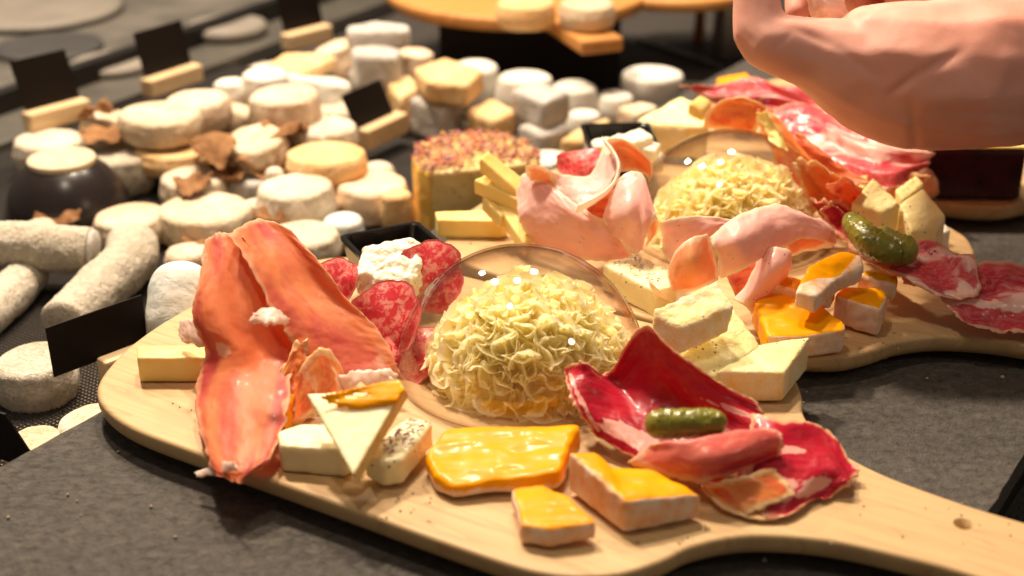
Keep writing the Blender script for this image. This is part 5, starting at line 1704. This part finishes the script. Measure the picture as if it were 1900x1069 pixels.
# more back-counter things, far out of focus
b2 = P(1262, -8, 4.0)
lathe('round_board', (b2.x, b2.y + 6, 3.0), [(0.01, 1.1), (8.4, 1.1), (8.6, 0.9), (8.6, 0.2), (8.3, 0.0), (0.01, 0.0)][::-1], M['oak'], label='second wooden board cut off by the top of the frame', cat='serving board')
M['amber'] = plain('amber_varnished_wood', (0.30, 0.13, 0.03), 0.25)
ap = P(1296, 84, -3.5)
tube('amber_leg', [ap, ap + Vector((0, 0, 3)), ap + Vector((0, 0.3, 6.4))], [0.7, 0.5, 0.6], M['amber'], 'thin amber leg under the second wooden board', 'stand leg', cap=0.1, steps=20, seg=20, amp=0.02)
M['silver'] = plain('dull_silver', (0.45, 0.42, 0.38), 0.3, 0.8, 50, 0.4)
cn = P(1352, 110, -3.5)
lathe('metal_canister', (cn.x, cn.y + 1, -3.55), [(0.01, 0), (1.5, 0), (1.6, 0.2), (1.6, 8.5), (1.45, 8.8), (0.01, 8.8)], M['silver'], label='silver metal canister just left of the hand', cat='canister')
k1, k2 = P(1180, 70, -3.3), P(1340, 125, -3.3)
box('metal_strip', (k1 + k2) / 2, (k2 - k1) / 2, Vector((0.2, 0.35, 0)), Vector((0, 0, 0.15)), M['steel'], bevel=0.03, label='thin metal strip crossing the dark counter at the back', cat='strip')
box('back_wall_panel', (40, 232, 12), Vector((90, 0, 0)), Vector((0, 2, 0)), Vector((0, 0, 16)), M['card'], bevel=0, kind='structure')

# beyond the rail: added shelf and dishes standing in for blurred glass reflections
M['farfloor'] = plain('grey_reflection_mottle', (0.10, 0.09, 0.075), 0.6, 0, 7, 0.1, 0.9)  # mottling painted in place of reflections in the glass
o = slab('reflection_shelf', [tuple((r0 + RN * 9 - RD * 60).xy), tuple((r0 + RN * 9 + RD * 190).xy), tuple((r0 + RN * 120 + RD * 190).xy), tuple((r0 + RN * 120 - RD * 60).xy)][::1], -3.5, -2.6, M['farfloor'], kind='structure')
M['farlight'] = plain('pale_grey_reflection', (0.22, 0.195, 0.16), 0.6, 0, 20)
M['fargrey'] = plain('grey_reflection', (0.18, 0.165, 0.14), 0.6, 0, 20)
M['fardark'] = plain('dark_reflection', (0.05, 0.048, 0.045), 0.5, 0, 20)
for lab, x, y, w, h, m_ in (
    ('stand-in pale plate for a glass reflection at the top left corner', 60, 10, 330, 0.8, 'farlight'), ('stand-in low dark tray for a glass reflection below the pale plate', 90, 84, 200, 0.4, 'fardark'),
    ('stand-in grey low dish for a glass reflection left of the second price card', 205, 112, 150, 1.0, 'farlight'),
    ('stand-in pale dish for a glass reflection near the top centre', 420, 42, 150, 1.4, 'farlight'), ('stand-in low grey dish for a glass reflection left of the pale dish', 330, 70, 120, 0.4, 'fargrey')):
    c = P(x, y, -2.6 + h)
    r = w / 2 * depth_at(y, h - 2.6) / F
    lathe('reflection_dish', (c.x, c.y, -2.55), [(0.01, 0), (r * .8, 0), (r, h * .4), (r * .96, h * .9), (r * .8, h), (0.01, h * .94)], M[m_], seg=32, label=lab, cat='dish', group='stand-in dishes for glass reflections beyond the rail')

# crumbs
V, Fc = [], []
rs = random.Random(4)
for x, y, s in [(126, 918, .10), (143, 930, .08), (280, 940, .11), (15, 960, .12), (150, 956, .06), (325, 996, .10), (220, 838, .09), (300, 815, .07), (1418, 1040, .12), (1720, 702, .1), (1860, 700, .12)] + [(rs.uniform(0, 700), rs.uniform(880, 1060), 0.028) for _ in range(30)] + [(rs.uniform(1520, 1900), rs.uniform(690, 860), 0.025) for _ in range(14)]:
    c = P(x, y, s * 0.5)
    i = len(V)
    for d_ in ((1, 0, 0), (-1, 0, 0), (0, 1, 0), (0, -1, 0), (0, 0, 1), (0, 0, -1)):
        V.append(tuple(c + Vector(d_) * s * rs.uniform(0.7, 1.3)))
    Fc += [(i, i + 2, i + 4), (i + 2, i + 1, i + 4), (i + 1, i + 3, i + 4), (i + 3, i, i + 4), (i + 2, i, i + 5), (i + 1, i + 2, i + 5), (i + 3, i + 1, i + 5), (i, i + 3, i + 5)]
M['crumb'] = plain('dull_cheese_crumb', (0.40, 0.31, 0.19), 0.7)
mk('crumbs', V, Fc, M['crumb'], kind='stuff', label='scattered cheese crumbs on the slate', cat='crumbs')

# ================================================================== the hand
M['skin'] = MB('skin')
k_ = M['skin']
kv = obvec(k_)
n1 = k_.noise(kv, 22, 4)
n2 = k_.noise(kv, 700, 3)
k_.col(k_.ramp(n1, [(0.3, (0.66, 0.29, 0.215)), (0.7, (0.77, 0.41, 0.325))]))
k_.set(Roughness=0.55)
k_.sss(0.35, (1, 0.35, 0.2), 0.008)
k_.bump(n2, 0.10, 0.0006)
M['skin'] = k_.m
M['nail'] = plain('nail', (0.80, 0.50, 0.40), 0.25)
HD = 74.0


def limb(bm, pts):
    """pts: (photo x, photo y, depth, radius cm); a chain of overlapping balls, fused afterwards"""
    for (a, b) in zip(pts[:-1], pts[1:]):
        pa, pb = Q(*a[:3]), Q(*b[:3])
        n = max(2, int((pb - pa).length / 0.35))
        for k in range(n + 1):
            t = k / n
            r = a[3] + (b[3] - a[3]) * t
            bmesh.ops.create_icosphere(bm, subdivisions=2, radius=r, matrix=Matrix.Translation(pa.lerp(pb, t)))


hb_ = bmesh.new()
limb(hb_, [(2300, 60, 78, 3.9), (2050, 110, 76, 3.9), (1900, 132, 75, 4.0), (1790, 140, 74, 4.1), (1700, 142, 74, 4.0), (1640, 130, 74, 3.6)])     # wrist and heel of the hand
limb(hb_, [(2300, -60, 80, 3.9), (1900, -40, 78, 4.0), (1750, -60, 78, 3.6)])
limb(hb_, [(1700, 140, 74, 3.6), (1600, 132, 73.5, 2.75), (1510, 102, 73, 1.85), (1425, 78, 72.5, 1.55)])    # thumb base
limb(hb_, [(1425, 78, 72.5, 1.55), (1409, 60, 72.5, 1.38), (1404, -20, 72.5, 1.22), (1420, -90, 73, 1.12), (1455, -140, 74, 0.95)])    # thumb
limb(hb_, [(1720, -60, 78, 3.0), (1640, -130, 78, 1.6), (1560, -150, 77, 1.2), (1500, -120, 76, 1.0)])     # index
limb(hb_, [(1760, -80, 81, 2.6), (1640, -60, 81, 1.2), (1540, -70, 80, 1.05), (1482, -40, 78, 0.85), (1480, 20, 77, 0.72)])    # middle
limb(hb_, [(1780, -40, 83, 2.6), (1680, -20, 83, 1.2), (1600, -40, 82, 1.0), (1590, 0, 80, 0.8)])   # ring
limb(hb_, [(1790, 10, 84, 2.4), (1700, 30, 83, 1.1), (1640, 10, 82, 0.9), (1610, 30, 81, 0.7)])   # little finger
me = D.meshes.new('tmp')
hb_.to_mesh(me)
hb_.free()
o = D.objects.new('tmp', me)
COL.objects.link(o)
md_ = o.modifiers.new('r', 'REMESH')
md_.mode = 'VOXEL'
md_.voxel_size = 0.16
sm_ = o.modifiers.new('s', 'SMOOTH')
sm_.iterations = 14
dg = bpy.context.evaluated_depsgraph_get()
em = o.evaluated_get(dg).to_mesh()
HV = np.array([tuple(x.co) for x in em.vertices])
HN = np.array([tuple(x.normal) for x in em.vertices])
HF = [tuple(p.vertices) for p in em.polygons]
o.evaluated_get(dg).to_mesh_clear()
D.objects.remove(o)
HV = HV + HN * (fbm(HV * 0.33, 2) * 0.20 + fbm(HV * 1.3, 2) * 0.018)[:, None]
def to_px(v):
    d = v - np.array([0, 0, CAMH])
    fw = np.array([0, math.cos(PITCH), -math.sin(PITCH)])
    up = np.array([0, math.sin(PITCH), math.cos(PITCH)])
    z_ = d @ fw
    return 950 + d[:, 0] / z_ * F, 534.5 - (d @ up) / z_ * F


hx_, hy_ = to_px(HV)
for (xa, ya, xb, yb, w_, dpt) in ((1648, 178, 1700, 140, 9, .16), (1700, 140, 1790, 92, 11, .16), (1690, 190, 1700, 285, 10, .12), (1740, 205, 1900, 214, 9, .08), (1760, 235, 1900, 246, 7, .06),
                                  (1376, 60, 1402, 84, 6, .05), (1370, 74, 1396, 100, 6, .05), (1470, 50, 1560, 92, 8, .07), (1560, 92, 1640, 150, 9, .08), (1432, 96, 1470, 60, 6, .05)):
    ax_, bx_ = np.array([xa, ya]), np.array([xb, yb])
    pp = np.stack([hx_, hy_], 1)
    t_ = np.clip(((pp - ax_) @ (bx_ - ax_)) / ((bx_ - ax_) @ (bx_ - ax_)), 0, 1)
    dd = np.linalg.norm(pp - (ax_ + t_[:, None] * (bx_ - ax_)), axis=1)
    HV = HV - HN * (dpt * np.exp(-(dd / w_) ** 2) * np.sin(math.pi * np.clip(t_ * 0.9 + 0.05, 0, 1)) ** 0.6)[:, None]
hand = empty('person_hand', (HV[:, 0].mean(), HV[:, 1].mean(), HV[:, 2].min()), 'bare hand and wrist reaching in from the right, fingers pinching a ham shred', 'person')
mk('hand', HV, HF, M['skin'], hand)
sheet('ham_shred', [[(Q(1496, -30, 75.5),), (Q(1520, -20, 75.2),), (Q(1560, -20, 75.6),)], [(Q(1500, 15, 75.8),), (Q(1530, 12, 75.2),), (Q(1572, 16, 75.8),)], [(Q(1510, 44, 76.4),), (Q(1545, 40, 75.8),), (Q(1580, 36, 76.4),)]],
      M['fatwhite'], None, 'pale pink ham shred held between the fingers', 'ham', ruffle=0.2, rf=1.5, step=0.08)
# a white crumb stuck to the hand's lower edge
V, Fc = [], []
rs = random.Random(14)
for x0, x1, y0, y1, n in ((300, 520, 700, 800, 14), (700, 800, 880, 980, 22), (1100, 1330, 960, 1010, 14), (1330, 1520, 700, 780, 10), (1420, 1700, 610, 670, 26), (830, 960, 430, 452, 8), (1500, 1880, 900, 1010, 16)):
    for _ in range(n):
        s = rs.uniform(0.025, 0.07)
        c = P(rs.uniform(x0, x1), rs.uniform(y0, y1), 1.62 + s * 0.4)
        i = len(V)
        for d_ in ((1, 0, 0), (-1, 0, 0), (0, 1, 0), (0, -1, 0), (0, 0, 1), (0, 0, -1)):
            V.append(tuple(c + Vector(d_) * s * rs.uniform(0.6, 1.5)))
        Fc += [(i, i + 2, i + 4), (i + 2, i + 1, i + 4), (i + 1, i + 3, i + 4), (i + 3, i, i + 4), (i + 2, i, i + 5), (i + 1, i + 2, i + 5), (i + 3, i + 1, i + 5), (i, i + 3, i + 5)]
mk('crumbs', V, Fc, M['crumb'], kind='stuff', label='small cheese crumbs scattered on the paddle boards', cat='crumbs')
